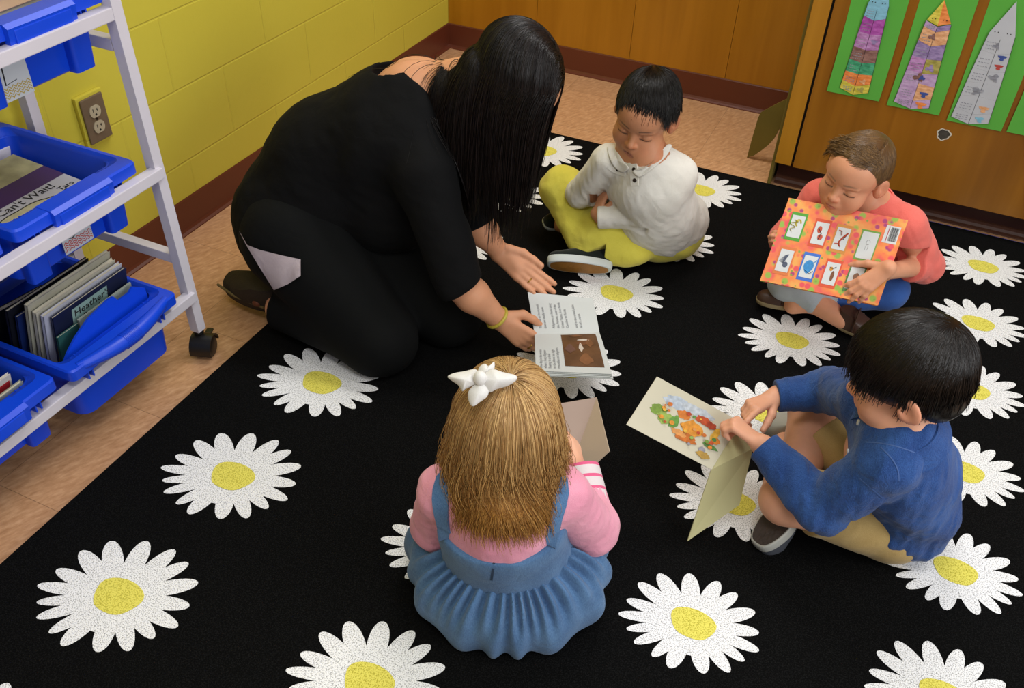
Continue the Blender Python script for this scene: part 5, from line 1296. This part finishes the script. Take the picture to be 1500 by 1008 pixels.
# ================================================================== GIRL WITH THE WHITE BOW
def girl():
    hc = PZ(742, 622, .455); f = nrm((-.30, .88, -.42)); R = basis(f, A(0, 0, 1)); SC = 1.0
    pel = A(1.385, -2.375, .10); loc = A(pel[0], pel[1], RZ); neck = PZ(738, 715, .37); chest = PZ(735, 770, .27)
    ls, le, lw = PZ(652, 722, .325), PZ(640, 770, .19), PZ(690, 690, .20)
    rs, re, rw = PZ(822, 725, .33), PZ(868, 775, .19), PZ(850, 690, .235)
    tr = nrm(rs-ls); tu = nrm(neck-pel); tf = nrm(np.cross(tu, tr)); TR = np.stack([tr, tf, tu], 1)
    s = SDF((1.08, -2.62, 0), (1.68, -1.98, .60), .003)
    s.ell(chest, (.082, .06, .09), TR, .03).ell(pel, (.085, .07, .07), TR, .03).cap(pel, chest, .065, .065, .03)
    s.cap(chest, neck, .05, .034, .03).cap(neck, hc-R[:, 1]*.025-R[:, 2]*.05, .034, .034, .02)
    s.cap(neck-tu*.015, rs, .04, .032, .03).cap(neck-tu*.015, ls, .04, .032, .03)
    s.chain([rs, re, rw], [.031, .026, .018]).chain([ls, le, lw], [.031, .026, .018])
    d = nrm(PZ(842, 655, .25)-rw); hand(s, rw, d, (-.8, .2, -.2), (0, 0, 1), .115, [(.5, .7, .4)]*4, .05)
    d = nrm(PZ(750, 640, .22)-lw); hand(s, lw, d, (.8, .2, -.2), (0, 0, 1), .115, [(.5, .7, .4)]*4, .05)
    lk, la = A(1.275, -2.27, .09), A(1.38, -2.16, .05); rk, ra = A(1.415, -2.20, .09), A(1.34, -2.19, .05)
    s.chain([pel-tr*.05, lk, la], [.055, .042, .025]).chain([pel+tr*.05, rk, ra], [.055, .042, .025])
    for a in (la, ra): s.cap(a, a+tr*(.06 if a is la else -.06)+A(0, 0, -.012), .026, .020, .012)
    child_head(s, hc, R, SC); sk = linc('#e0ab8c'); V, Q = s.mesh(1)
    o = np_obj('person', V, Q, [M_skin], None, colfn=lambda v: np.where((np.linalg.norm(v-hc, axis=1) < .14)[:, None], face_col(v, hc, R, SC, sk, brow=(.4, .28, .16), lip=(.55, .24, .2)), sk), loc=loc)
    tag(o, 'person, small blonde girl in pink top and denim dress, seen from behind', 'person')
    M_p = cloth('pink_jersey', '#d9889f', '#e6a3b4', var=.04, bump=.35, vs=12)
    c = SDF((1.12, -2.60, .06), (1.66, -2.02, .46), .003)
    c.ell(chest+tu*.02, (.098, .070, .10), TR, .03).cap(chest+tu*.04, neck-tu*.008, .056, .040, .03).cap(neck-tu*.03, rs, .044, .045, .03).cap(neck-tu*.03, ls, .044, .045, .03)
    dr_, dl = nrm(rw-re), nrm(lw-le); c.cap(pel+A(0, 0, .06), chest, .070, .075, .02)
    c.chain([rs, re, rw], [.047, .046, .034], .014); c.chain([ls, le, lw], [.046, .044, .032], .014)
    c.noise(.0022, 60, 41); c.noise(.0009, 140, 42); c.cut(rw, dr_, .002, rw-.05, rw+.05); c.cut(lw, dl, .002, lw-.05, lw+.05)
    so = sdf_obj('top', c, M_p, o, smooth=1)
    # striped cuff on the right sleeve
    ws, ps = cloth('cuff_white', '#cfc6c6', bump=.2), cloth('cuff_pink', '#d05a80', bump=.2)
    m = MB(); n = 15; a0 = re*.42+rw*.58
    c0, c1 = rw-dr_*.075, rw+dr_*.006
    pts = [c0+(c1-c0)*q for q in np.linspace(0, 1, n)]; rr = [.0405-.004*q for q in np.linspace(0, 1, n)]
    for i in range(n-1): m.tube([pts[i], pts[i+1]], [rr[i], rr[i+1]], 28, 1 if i in (1, 5, 9, 13) else 0, cap=(i in (0, n-2)))
    part(m, 'striped_cuff', [ws, ps], o)
    # little ruffle at the elbow side
    m = MB(); fr = PZ(876, 728, .20)
    for q in range(3):
        m.tube([fr+A(.0, .0, -.012*q)+tr*(.004*math.sin(1.3*k))+nrm(RT)*(-.02+.0045*k)+A(0, 0, .004*math.sin(2.1*k+q)) for k in range(10)], .0042, 8)
    part(m, 'ruffle', ps, o)
    # dress: bodice and gathered skirt
    M_d = cloth('soft_denim', '#3f5f86', '#5a7da3', var=.08, bump=.3, vs=18, weave=650, stretch=(1, 1, .3))
    b = SDF((1.14, -2.64, .02), (1.66, -2.06, .40), .003)
    wst = pel*.62+chest*.38
    b.ell(chest-tu*.01, (.110, .083, .10), TR, .03).ell(wst, (.118, .094, .11), TR, .04); b.noise(.0012, 60, 45)
    top = chest+tu*.026; b.cut(top, tu*1.0-tf*.10, .004); b.cut(wst-tu*.030, -tu-tf*.12, .004)
    bo = sdf_obj('bodice', b, M_d, o, smooth=1)
    k = SDF((1.08, -2.64, 0), (1.68, -1.98, .34), .003)
    k.ell(wst-tu*.03, (.120, .098, .05), TR, .03).ell(pel-tf*.028, (.165, .125, .10), TR, .06).chain([pel-tr*.07, lk], [.10, .080], .05).chain([pel+tr*.07, rk], [.10, .075], .05)
    k.cap(lk, la, .065, .05, .05).cap(rk, ra, .065, .05, .05)
    k.ell(PZ(640, 785, .085), (.045, .065, .095), None, .05).ell(PZ(832, 812, .08), (.045, .06, .08), None, .05).ell(pel-tf*.055-A(0, 0, .045), (.145, .08, .055), TR, .05)
    # gathers radiating from the waist seam
    band = np.nonzero(np.abs(k.f) < .03); Pb = np.stack([k.ax[i][band[i]] for i in range(3)], 1)-wst; L = Pb@TR
    th = np.arctan2(L[:, 1], L[:, 0]); rr = np.hypot(L[:, 0], L[:, 1]*1.15); w0 = np.clip((rr-.098)/.02, 0, 1); dpt = np.clip((-L[:, 2]+rr-.11)/.18, 0, 1)
    k.f[band] += (.0085*w0*np.sin(38*th+2.2*np.sin(5*th)+.8*np.sin(40*rr))*np.exp(-(dpt/.45)**2)+.0065*np.sin(15*th+1.7*np.sin(4*th))*dpt*.9).astype(np.float32)
    k.noise(.0022, 38, 46); k.cut((0, 0, RZ+.001), (0, 0, -1))
    ko = sdf_obj('skirt', k, M_d, o, smooth=1)
    eb = see(bo)
    for pts, w, nm in (([(727+.0*i-1.2*i, 802+8*i) for i in range(7)], .004, 'back_seam'),):
        P = [eb(*q) for q in pts]; P = [q for q in P if q[0] is not None]; m = MB()
        if len(P) > 2: ribbon(m, [q[0] for q in P], [q[1] for q in P], w, .0006); part(m, nm, mat('seam_dark', '#26384f', .8), o)
    es = see(so)
    for pts in ([(803, 800), (808, 780), (812, 760), (817, 740), (821, 722), (820, 706), (812, 694)], [(655, 790), (651, 772), (648, 756), (646, 740), (645, 730), (646, 718), (650, 704), (660, 692)]):
        P = []
        for q in pts:
            h = es(*q); h2 = eb(*q)
            if h2[0] is not None and (h[0] is None or np.dot(h2[0]-h[0], FW) < 0): h = h2
            if h[0] is not None: P.append(h)
        m = MB()
        if len(P) > 2: ribbon(m, [q[0]+q[1]*.002 for q in P], [q[1] for q in P], .026, .003); part(m, 'strap', M_d, o)
    # long blonde hair
    base, c1, c2 = linc('#8c6234'), linc('#8f673a'), linc('#deba80')
    hr = A(.078, .093, .079); hcen = hc+R@A(0, -.012, .031)
    g = SDF(hc-A(.2, .2, .26), hc+A(.2, .2, .16), .003); g.ell(hcen, hr-.004, R, .01); g.ell(hc+R@A(0, .095, -.05), (.070, .070, .085), R, .012, 's')
    bc = hc+R@A(0, -.04, -.02); g.ell(bc, (.072, .045, .060), R, .03)
    gV, gQ = g.mesh(2)
    cols = [('e', hcen, hr-.004, R), ('c', neck-tu*.01, chest-tu*.02, .045, .088), ('c', hcen-R[:, 2]*.02, neck-tf*.01, .060, .055)]
    P0, N0, U = scalp(19000, hcen, R, hr-.003, lambda u: ((u[:, 2] > .12) & (u[:, 1] < .8) | (u[:, 1] < .12) & (u[:, 2] > -.55)), 9)
    crown = nrm(A(.05, -.50, .86)); T = U-crown; T -= U*np.sum(T*U, 1)[:, None]; T /= np.linalg.norm(T, axis=1)[:, None]+1e-6
    pt = (U[:, 1] > -.3)[:, None]*np.sign(U[:, 0]-.12)[:, None]*A(1, 0, 0)*.5
    D = T+pt; D -= U*np.sum(D*U, 1)[:, None]; D0 = D@R.T
    lk_ = NR.integers(0, 70, len(P0)); g_ = np.random.default_rng(3); ph = g_.uniform(0, 6, 70)[lk_][:, None]; am = g_.uniform(.3, 1, 70)[lk_][:, None]
    def force(P, t):
        lat = ((P-hcen)@tr)[:, None]
        return A(0, 0, -1)-tr*lat*(2.0 if t > .35 else 0)-tf*.10+am*(tr*1.5*np.sin(12*t+ph)-tf*.7*np.cos(12*t+ph))*np.clip((t-.40)*4, 0, 1)
    L = NR.uniform(.80, 1.12, len(P0))*(.125+.165*np.clip((U[:, 2]+.5)/1.5, 0, 1)); St = grow(P0, D0, L, 19, cols, .004, force, .78, .035, 6, .010)
    hair_obj('hair', [(gV, gQ, np.tile(base, (len(gV), 1))), strand_mesh(St, .00052, .00025, 3, c1, c2, tipfade=linc('#e0c48e'))], o)
    # bow: two loops, two tails and a knot, clipped to the hair
    M_b = cloth('white_ribbon', '#d3d1cd', '#dedcd8', bump=.12, rough=.6, vs=8)
    bow = empty('hair_bow', hcen); bow.parent = o; bow.matrix_parent_inverse = Matrix.Translation(-Vector(loc)); bow['label'] = 'white ribbon bow'
    kc = PZ(703, 554, .585); nb = nrm(CAM-kc); cb = nrm(nb+A(0, 0, .3))
    def pix(x, y, d=0): r_ = ray(x, y); t = np.dot(kc-CAM, nb)/np.dot(r_, nb); return CAM+r_*t+nb*(d+.006)
    for nm, pl, h, d in (('tail', [(697, 562), (706, 558), (716, 566), (714, 580), (704, 588), (693, 595), (687, 588), (686, 574)], .008, .004), ('tail', [(699, 552), (702, 538), (710, 533), (716, 536), (724, 530), (723, 545), (712, 556)], .007, -.006),
                         ('loop', [(702, 562), (692, 566), (682, 570), (677, 573), (671, 564), (656, 553), (664, 547), (680, 544), (696, 541), (703, 549)], .013, .0), ('loop', [(702, 556), (712, 546), (722, 541), (736, 545), (755, 550), (756, 557), (744, 565), (728, 570), (716, 575), (706, 566)], .013, .002)):
        V, F = pillow(smooth_loop([pix(x, y, d) for x, y in pl], 40), nb, h); m = MB(); m.add(V, F); ob = m.build(nm, M_b, smooth=1.3); adoptc(ob, bow, hcen)
    q = SDF(kc-.05, kc+.05, .002); q.ell(kc+nb*.016, (.010, .010, .012), None, .01); V, F = q.mesh(2); ob = np_obj('knot', V, F, M_b, None); adoptc(ob, bow, hcen)
    # ---- the folded card she reads, open like a tent towards her
    p0, p1 = PZ(874, 582, .24), PZ(846, 660, .16)
    q0, q1 = PZ(893, 661, .20), PZ(864, 688, .155); r0, r1 = PZ(815, 592, .25), PZ(790, 672, .17)
    bk = empty('folded_card', p1); tag(bk, 'beige folded card held in front of the blonde girl', 'card')
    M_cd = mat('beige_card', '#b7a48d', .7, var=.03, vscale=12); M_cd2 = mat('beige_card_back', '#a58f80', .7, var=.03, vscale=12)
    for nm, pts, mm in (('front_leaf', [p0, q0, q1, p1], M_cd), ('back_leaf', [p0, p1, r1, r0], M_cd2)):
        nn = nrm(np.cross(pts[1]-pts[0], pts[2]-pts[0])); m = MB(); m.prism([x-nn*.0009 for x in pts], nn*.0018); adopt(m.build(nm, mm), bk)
    return o
girl()
# ================================================================== WOMAN KNEELING WITH AN OPEN BOOK
def woman():
    pel, waist, chest, neck = PZ(446, 322, .25), PZ(488, 238, .40), PZ(570, 192, .50), PZ(618, 130, .61)
    hc = PZ(746, 118, .675); f = nrm((.52, -.12, -.85)); R = basis(f, A(.8, .15, .55)); SC = 1.13
    rs, re, rw = PZ(622, 255, .475), PZ(667, 410, .27), PZ(729, 466, .150)
    ls, le, lw = PZ(660, 150, .50), PZ(692, 318, .30), PZ(730, 368, .20)
    tf = nrm(A(chest[0]-pel[0], chest[1]-pel[1], 0)); sd = nrm(np.cross(tf, A(0, 0, 1))); loc = A(pel[0], pel[1], 0)
    tu = nrm(chest-pel); TR = np.stack([sd, nrm(np.cross(tu, sd)), tu], 1)
    rk, ra, lk = PZ(556, 497, .085), PZ(415, 452, .075), PZ(655, 455, .085); la = ra+(lk-rk)*.8
    s = SDF((.28, -2.12, 0), (1.36, -1.34, .90), .0034)
    s.ell(pel, (.13, .12, .13), TR, .05).cap(pel, waist, .115, .11, .05).cap(waist, chest, .11, .115, .05, flat=(TR[:, 1], .8)).ell(chest, (.135, .095, .13), TR, .05)
    s.cap(chest+tu*.06, neck, .085, .052, .05).cap(neck, hc-R[:, 1]*.03-R[:, 2]*.06, .052, .050, .03)
    s.cap(neck-tu*.03, rs, .065, .052, .05).cap(neck-tu*.03, ls, .065, .052, .05)
    s.chain([rs, re], [.050, .040]).chain([ls, le], [.050, .040])
    s.chain([re, re*.6+rw*.4, rw], [.040, .039, .0245], .015).chain([le, le*.6+lw*.4, lw], [.038, .037, .0240], .015)
    child_head(s, hc, R, SC, ears=False)
    # near hand: grips the lower left of the book, thumb on the page
    rd = nrm(PZ(772, 499, .098)-rw)
    NH = hand(s, rw, rd, A(-.1, .8, -.30), A(0, .2, 1), .172, [(.35, .5, .3), (.35, .5, .3), (.35, .5, .3), (.35, .5, .3)], .03, th=[(.72, .62, .25), (.95, .12, .25), (.97, -.12, .25)])
    # far hand: open, palm up
    ld = nrm(PZ(797, 424, .135)-lw)
    FH = hand(s, lw, ld, A(.05, -.62, .78), A(.3, .8, .3), .180, [(-.10, .12, .08), (-.06, .14, .1), (.0, .18, .12), (.06, .2, .15)], .05, th=[(.85, .45, -.15), (.97, .12, .0), (.98, .05, .1)])
    s.chain([pel+sd*.08, rk, ra], [.10, .066, .045]).chain([pel-sd*.08, lk, la], [.10, .066, .045])
    sk = linc('#cf9470'); V, Q = s.mesh(1)
    o = np_obj('person', V, Q, [M_skin], None, colfn=lambda v: np.where((np.linalg.norm(v-hc, axis=1) < .15)[:, None], face_col(v, hc, R, SC, sk, brow=(.05, .03, .02), lip=(.5, .18, .16)), sk), loc=loc)
    tag(o, 'person, woman with long dark hair dressed in black, kneeling and bending over an open book', 'person')
    M_k = cloth('black_jersey', '#030304', '#050506', bump=.3, vs=8, sheen=.0, rough=.9)
    M_t = cloth('black_trouser', '#030404', '#060707', bump=.2, vs=10, sheen=.0, rough=.9)
    t = SDF((.28, -2.16, 0), (1.06, -1.42, .46), .004)
    t.ell(pel-A(0, 0, .02), (.165, .15, .14), TR, .06).chain([pel+sd*.085, rk], [.135, .088], .04).chain([pel-sd*.085, lk], [.135, .088], .04).cap(rk, ra, .084, .058, .03).cap(lk, la, .084, .058, .03)
    t.noise(.003, 30, 51); t.cut((0, 0, RZ+.002), (0, 0, -1)); d = nrm(ra-rk); t.cut(ra+d*.01, d, .004, ra-.09, ra+.09); t.cut(la+d*.01, d, .004, la-.09, la+.09)
    tro = sdf_obj('trousers', t, M_t, o)
    c = SDF((.26, -2.14, .06), (1.12, -1.36, .74), .004)
    c.ell(pel+A(-.012, 0, .0), (.165, .155, .15), TR, .06).cap(pel, waist, .155, .142, .06).cap(waist, chest, .142, .140, .06).ell(chest, (.165, .120, .15), TR, .05)
    c.cap(chest+tu*.06, neck-tu*.005, .105, .062, .05).cap(neck-tu*.05, rs, .078, .068, .05).cap(neck-tu*.05, ls, .078, .068, .05)
    c.chain([rs, re+nrm(rw-re)*.012], [.068, .056], .03).chain([ls, le+nrm(lw-le)*.012], [.066, .055], .03)
    c.ell(A(.75, -1.69, .33), (.12, .13, .13), None, .06)
    c.noise(.0035, 26, 53); c.noise(.0014, 80, 54)
    d1, d2 = nrm(nrm(rw-re)+.6*nrm(re-rs)), nrm(nrm(lw-le)+.6*nrm(le-ls)); c.cut(re+d1*.022, d1, .003, re+d1*.04-.066, re+d1*.04+.066); c.cut(le+d2*.022, d2, .003, le+d2*.04-.066, le+d2*.04+.066)
    c.cut(pel+A(-.05, 0, -.115), (-.25, 0, -1), .005, None, (.62, 0, 2))
    nk = PZ(588, 108, .635); c.ell(nk, (.062, .075, .060), None, .006, 's'); c.ell(neck+tu*.045, (.07, .085, .05), TR, .008, 's')
    shi = sdf_obj('shirt', c, M_k, o)
    # white undershirt hem showing at the hip
    M_u = cloth('white_undershirt', '#b3a3a8', '#c0b2b6', bump=.3, vs=12)
    et = see(tro); es_ = see(shi)
    TOP = [(350, 338), (360, 358), (380, 366), (412, 374), (440, 380)]; BOT = [(366, 366), (378, 388), (401, 425), (422, 416), (440, 404)]
    n = 16; V = []
    for j in range(9):
        for i in range(n+1):
            u, v = i/n, j/8; x, y = [np.interp(u, np.linspace(0, 1, 5), [q[k] for q in TOP])*(1-v)+np.interp(u, np.linspace(0, 1, 5), [q[k] for q in BOT])*v for k in (0, 1)]
            hs = [h for h in (et(x, y), es_(x, y)) if h[0] is not None]
            dd = min([float(np.dot(h[0]-CAM, FW)) for h in hs]) if hs else None
            V.append((x, y, dd, u, v))
    kn = [q[2] for q in V if q[2] is not None and q[2] < 2.6]; dm = float(np.median(kn))
    P3 = []
    for x, y, dd, u, v in V:
        dd = dm if dd is None or abs(dd-dm) > .09 else dd
        P3.append(dd)
    G_ = np.array(P3).reshape(9, n+1)
    for _ in range(6): G_[1:-1, 1:-1] = (G_[:-2, 1:-1]+G_[2:, 1:-1]+G_[1:-1, :-2]+G_[1:-1, 2:])/4
    G_ = np.minimum(G_, np.array(P3).reshape(9, n+1))
    W3 = [CAM+ray(q[0], q[1])*(g_-.010-.004*math.sin(19*q[3]+3*q[4])*q[4]) for q, g_ in zip(V, G_.ravel())]
    m = MB(); F = [[j*(n+1)+i, j*(n+1)+i+1, (j+1)*(n+1)+i+1, (j+1)*(n+1)+i] for j in range(8) for i in range(n)]
    m.add(W3, F); m.add([q+FW*.003 for q in W3], [x[::-1] for x in F]); part(m, 'undershirt', M_u, o)
    # boots, soles turned back
    M_b = mat('dark_brown_suede', '#2a2012', .8, var=.2, vscale=40, bump=.2, bscale=200); M_so = mat('tan_piping', '#6b5a33', .7)
    so, fr = shoe('shoe', PZ(432, 450, .06), PZ(337, 414, .045), nrm(A(.10, -.45, .85)), .095, M_b, M_b, o, .080, .012, label='dark brown suede shoe with tan piping')
    h_, f_, s_, u_, L_ = fr
    m = MB(); m.tube([h_+f_*L_*q-s_*(.040-.012*max(0, (q-.7)/.3))+u_*(.036-.006*math.sin(q*4)) for q in np.linspace(.25, .97, 14)], .0035, 8); pp = m.build('piping', M_so, smooth=.7); adoptc(pp, so, h_)
    m = MB(); q = h_+f_*L_*.34-s_*.040+u_*.040; m.sph(q, .012, 0, (1, .5, .8), 2); pp = m.build('patch', mat('orange_patch', '#6a3518', .7), smooth=.7); adoptc(pp, so, h_)
    shoe('shoe', la+A(.02, 0, -.02), la+A(-.15, -.02, -.02), nrm(A(0, -.3, .8)), .085, M_b, M_b, o, .062, .012)
    # bracelet and rings
    def ring(c0, ax, r, w, nm, m_, sq=1.0):
        ax = nrm(ax); a = nrm(np.cross(ax, A(0, 0, 1))); b = np.cross(ax, a); m = MB(); m.tube([c0+(a*math.cos(q)+b*math.sin(q)*sq)*r for q in np.linspace(0, 2*PI, 29)], w, 8); part(m, nm, m_, o)
    dn = nrm(rw-re); ring(rw-dn*.002, dn, .0275, .0042, 'bracelet', mat('yellow_band', '#b9a83c', .5))
    M_g = mat('gold', '#b08d3c', .3, metal=.9)
    for H_, nm in ((FH, 'ring'), (NH, 'ring')):
        q_, R_ = H_[2]; a_ = nrm(q_[2]-q_[1]); ring(q_[1]*.45+q_[2]*.55, a_, R_*1.10, .0016, nm, M_g)
    # long straight dark hair
    base, c1, c2 = linc('#070505'), linc('#060404'), linc('#1b1210')
    hr = A(.078, .096, .080)*SC; hcen = hc+R@(A(0, -.012, .031)*SC)
    g = SDF(hc-.24, hc+.24, .004); g.ell(hcen, hr-.005, R, .01); g.ell(hc+R@A(0, .115, -.05), (.075, .078, .10), R, .012, 's'); g.ell(hc+R@A(0, -.045, -.035), (.070, .046, .056), R, .03); gV, gQ = g.mesh(2)
    cols = [('e', hcen, hr-.004, R), ('c', neck, hc-R[:, 2]*.05, .055, .055), ('c', chest+tu*.06, neck, .125, .075), ('c', neck-tu*.05, rs, .085, .072), ('c', rs, re, .072, .060), ('c', waist, chest, .15, .145)]
    P0, N0, U = scalp(14000, hcen, R, hr-.003, lambda u: ((u[:, 2] > .05) & (u[:, 1] < .62) | (u[:, 1] < .15) & (u[:, 2] > -.62)), 19)
    nc, nr_ = hc+R@A(0, -.045, -.035), A(.072, .048, .058); cols.append(('e', nc, nr_-.003, R))
    P1, N1, U1 = scalp(4500, nc, R, nr_-.002, lambda u: (u[:, 1] < .1) & (u[:, 2] < .5), 23); P0 = np.concatenate([P0, P1]); U = np.concatenate([U, nrm_rows(U1*A(1, 1, .6)+A(0, -.2, -.3))])
    pt = np.sign(U[:, 0]+.10+.04*np.sin(30*U[:, 1]))[:, None]*A(1, 0, 0); T = pt*(.42-np.abs(U[:, 0:1])*.2)+A(0, -.55, -.55); D = T-U*np.sum(T*U, 1)[:, None]; D0 = D@R.T
    wv = NR.normal(size=(len(P0), 3))*.018
    back = np.clip(-U[:, 1], 0, 1)[:, None]
    def force(P, t):
        lat = ((P-hc)@tf)[:, None]
        return A(0, 0, -1)+wv-tf*np.maximum(lat-.02, 0)*2.6-tf*.40*back*(t < .40)-A(0, .05, 0)
    g_ = np.random.default_rng(8); L = .19+.19*g_.uniform(0, 1, len(P0))**1.4+.07*np.clip(-U[:, 1], 0, 1); L[14000:] = g_.uniform(.07, .13, len(L)-14000); St = grow(P0, D0, L, 24, cols, .003, force, .66, .015, 6, .006)
    hair_obj('hair', [(gV, gQ, np.tile(base, (len(gV), 1))), strand_mesh(St, .00075, .0003, 3, c1, c2)], o)
    # ---- the open book
    U0, U1, S0, S1, L0, L1 = PZ(773, 428, .135), PZ(868, 437, .140), PZ(783, 490, .118), PZ(878, 487, .122), PZ(785, 543, .135), PZ(896, 548, .140)
    bk = empty('open_book', (S0+S1)/2); tag(bk, 'open white book with text and a brown photograph, held out by the woman', 'book')
    M_pg = mat('white_page', '#c6cac8', .6, var=.02, vscale=10)
    def leaf(nm, a, b, c_, d, n_, bulge, th, m_):
        """page from spine a-b to fore edge d-c with a soft curve"""
        m = MB(); k = 12; V = []
        for j in range(k+1):
            t = j/k; z = bulge*math.sin(PI*min(1, t*1.15))**1.0 if t < .87 else bulge*math.sin(PI*min(1, t*1.15)); V += [a+(d-a)*t+n_*z, b+(c_-b)*t+n_*z]
        n0 = len(V); V += [v-n_*th for v in V]
        F = [[2*j, 2*j+1, 2*j+3, 2*j+2] for j in range(k)]; F += [[n0+i for i in f_][::-1] for f_ in F]
        F += [[2*j, 2*j+2, n0+2*j+2, n0+2*j] for j in range(k)]+[[2*j+1, n0+2*j+1, n0+2*j+3, 2*j+3] for j in range(k)]+[[0, n0, n0+1, 1], [2*k, 2*k+1, n0+2*k+1, n0+2*k]]
        m.add(V, F); return adopt(m.build(nm, m_, smooth=.8), bk)
    nU = nrm(np.cross(S1-S0, U0-S0)); nL = nrm(np.cross(S1-S0, S0-L0)); nU = nU if nU[2] > 0 else -nU; nL = nL if nL[2] > 0 else -nL
    leaf('upper_page', S0, S1, U1, U0, nU, .004, .003, M_pg)
    for i in range(4):
        e = nrm(L0-S0)*.0022*i+nrm(S1-S0)*.0012*i*(1 if i % 2 else -1); leaf('lower_page', S0-nL*.0026*i, S1-nL*.0026*i, L1+e-nL*.0026*i, L0+e-nL*.0026*i, nL, .004, .0018, M_pg)
    mc = mat('book_cover_white', '#b5b6b2', .5)
    def at(a, b, c_, d, n_, u, v, z=.0005): t = v; return (a+(b-a)*u)*(1-t)+(d+(c_-d)*u)*t+n_*(.004*math.sin(PI*min(1, t*1.15))+z)
    gU = lambda u, v, z=.0006: at(S0, S1, U1, U0, nU, u, v, z); gL = lambda u, v, z=.0006: at(S0, S1, L1, L0, nL, u, v, z)
    mi = mat('page_ink', '#6e7076', .8)
    def lines(fn, txts, us, v0, v1, nm):
        m = MB()
        for tx, u in zip(txts, us):
            V, F = text_mb(tx, 1.0, 0); xs = [v[0] for v in V]; w = max(xs); sc = .0088
            ln = abs(v1-v0); Lm = np.linalg.norm(fn(u, 1)-fn(u, 0)); sgn = 1 if v1 > v0 else -1
            m.add([fn(u-(v[1]*sc)/np.linalg.norm(S1-S0), v0+sgn*v[0]*sc*.92/Lm, .0012) for v in V], F if True else F)
        adopt(m.build(nm, mi), bk)
    lines(gU, ['They like to live in ponds', 'that are usually warm.', 'Alligators are found along', 'the Atlantic coast of the', 'United States, from North', 'Carolina to Florida', 'and in the coastal plains', 'all of a marsh.'], [.13, .20, .33, .40, .47, .54, .68, .75], .12, .9, 'text')
    lines(gL, ['One day in the water', 'when a long alligator', 'floating in a shell', 'on the shore has high', 'crocodiles and alligators'], [.09, .15, .21, .27, .33], .93, .1, 'text')
    m = MB(); n = 10
    V = [gL(u, v, .0010) for v in np.linspace(.05, .86, n) for u in (.40, .93)]; m.add(V, [[2*j, 2*j+1, 2*j+3, 2*j+2] for j in range(n-1)], 0)
    for (u, v, ru, rv, k) in ((.70, .30, .10, .06, 1), (.66, .42, .03, .10, 2), (.72, .22, .09, .025, 2), (.80, .30, .05, .10, 3), (.70, .70, .09, .12, 3), (.50, .45, .07, .10, 4), (.62, .10, .10, .03, 3)):
        m.poly([gL(u+ru*math.cos(t)*(1+.2*math.sin(3*t)), v+rv*math.sin(t)*(1+.2*math.sin(4*t+1)), .0014+.0001*k) for t in np.linspace(0, 2*PI, 20)[:-1]], k)
    adopt(m.build('photograph', [mat('photo_brown', '#5e4028', .35, var=.35, vscale=25), mat('photo_dark', '#6c442b', .35, var=.3, vscale=40), mat('photo_white', '#c9bdb0', .35), mat('photo_tan', '#7c5233', .35, var=.3, vscale=40), mat('photo_mauve', '#684a40', .35, var=.3, vscale=40)]), bk)
    return o
woman()
# ================================================================== LIGHT AND CAMERA
cam = bpy.data.cameras.new('camera'); co = bpy.data.objects.new('camera', cam); COL.objects.link(co)
cam.sensor_fit = 'HORIZONTAL'; cam.sensor_width = 36; cam.lens = FPX/1500*36; cam.clip_start = .05
Rm = Matrix((RT, UP, -FW)).transposed().to_4x4(); Rm.translation = Vector(CAM); co.matrix_world = Rm
S.camera = co
W = bpy.data.worlds.new('world'); S.world = W; W.use_nodes = True
W.node_tree.nodes['Background'].inputs[0].default_value = (.97, .98, 1, 1); W.node_tree.nodes['Background'].inputs[1].default_value = .34
def area(name, loc, size, power, col=(1, .985, .96), rot=(0, 0, 0)):
    l = bpy.data.lights.new(name, 'AREA'); l.shape = 'RECTANGLE'; l.size, l.size_y = size; l.energy = power; l.color = col
    o = bpy.data.objects.new(name, l); COL.objects.link(o); o.location = loc; o.rotation_euler = rot; return o
area('ceiling_light', (1.15, -.95, 2.7), (1.2, .6), 36)
area('ceiling_light', (1.7, -3.2, 2.7), (1.2, .6), 23)
area('ceiling_light', (3.0, -2.0, 2.7), (1.2, .6), 17)
area('side_fill', (4.1, -3.3, 1.5), (2.6, 1.5), 70, (.97, .985, 1), (PI/2, 0, PI/2+.25))  # added fill from the right, out of view, to brighten the walls; no window modelled
S.view_settings.view_transform = 'Standard'; S.view_settings.look = 'None'; S.view_settings.gamma = 1; S.view_settings.exposure = 0.0
S.cycles.use_denoising = True
S.cycles.max_bounces = 6
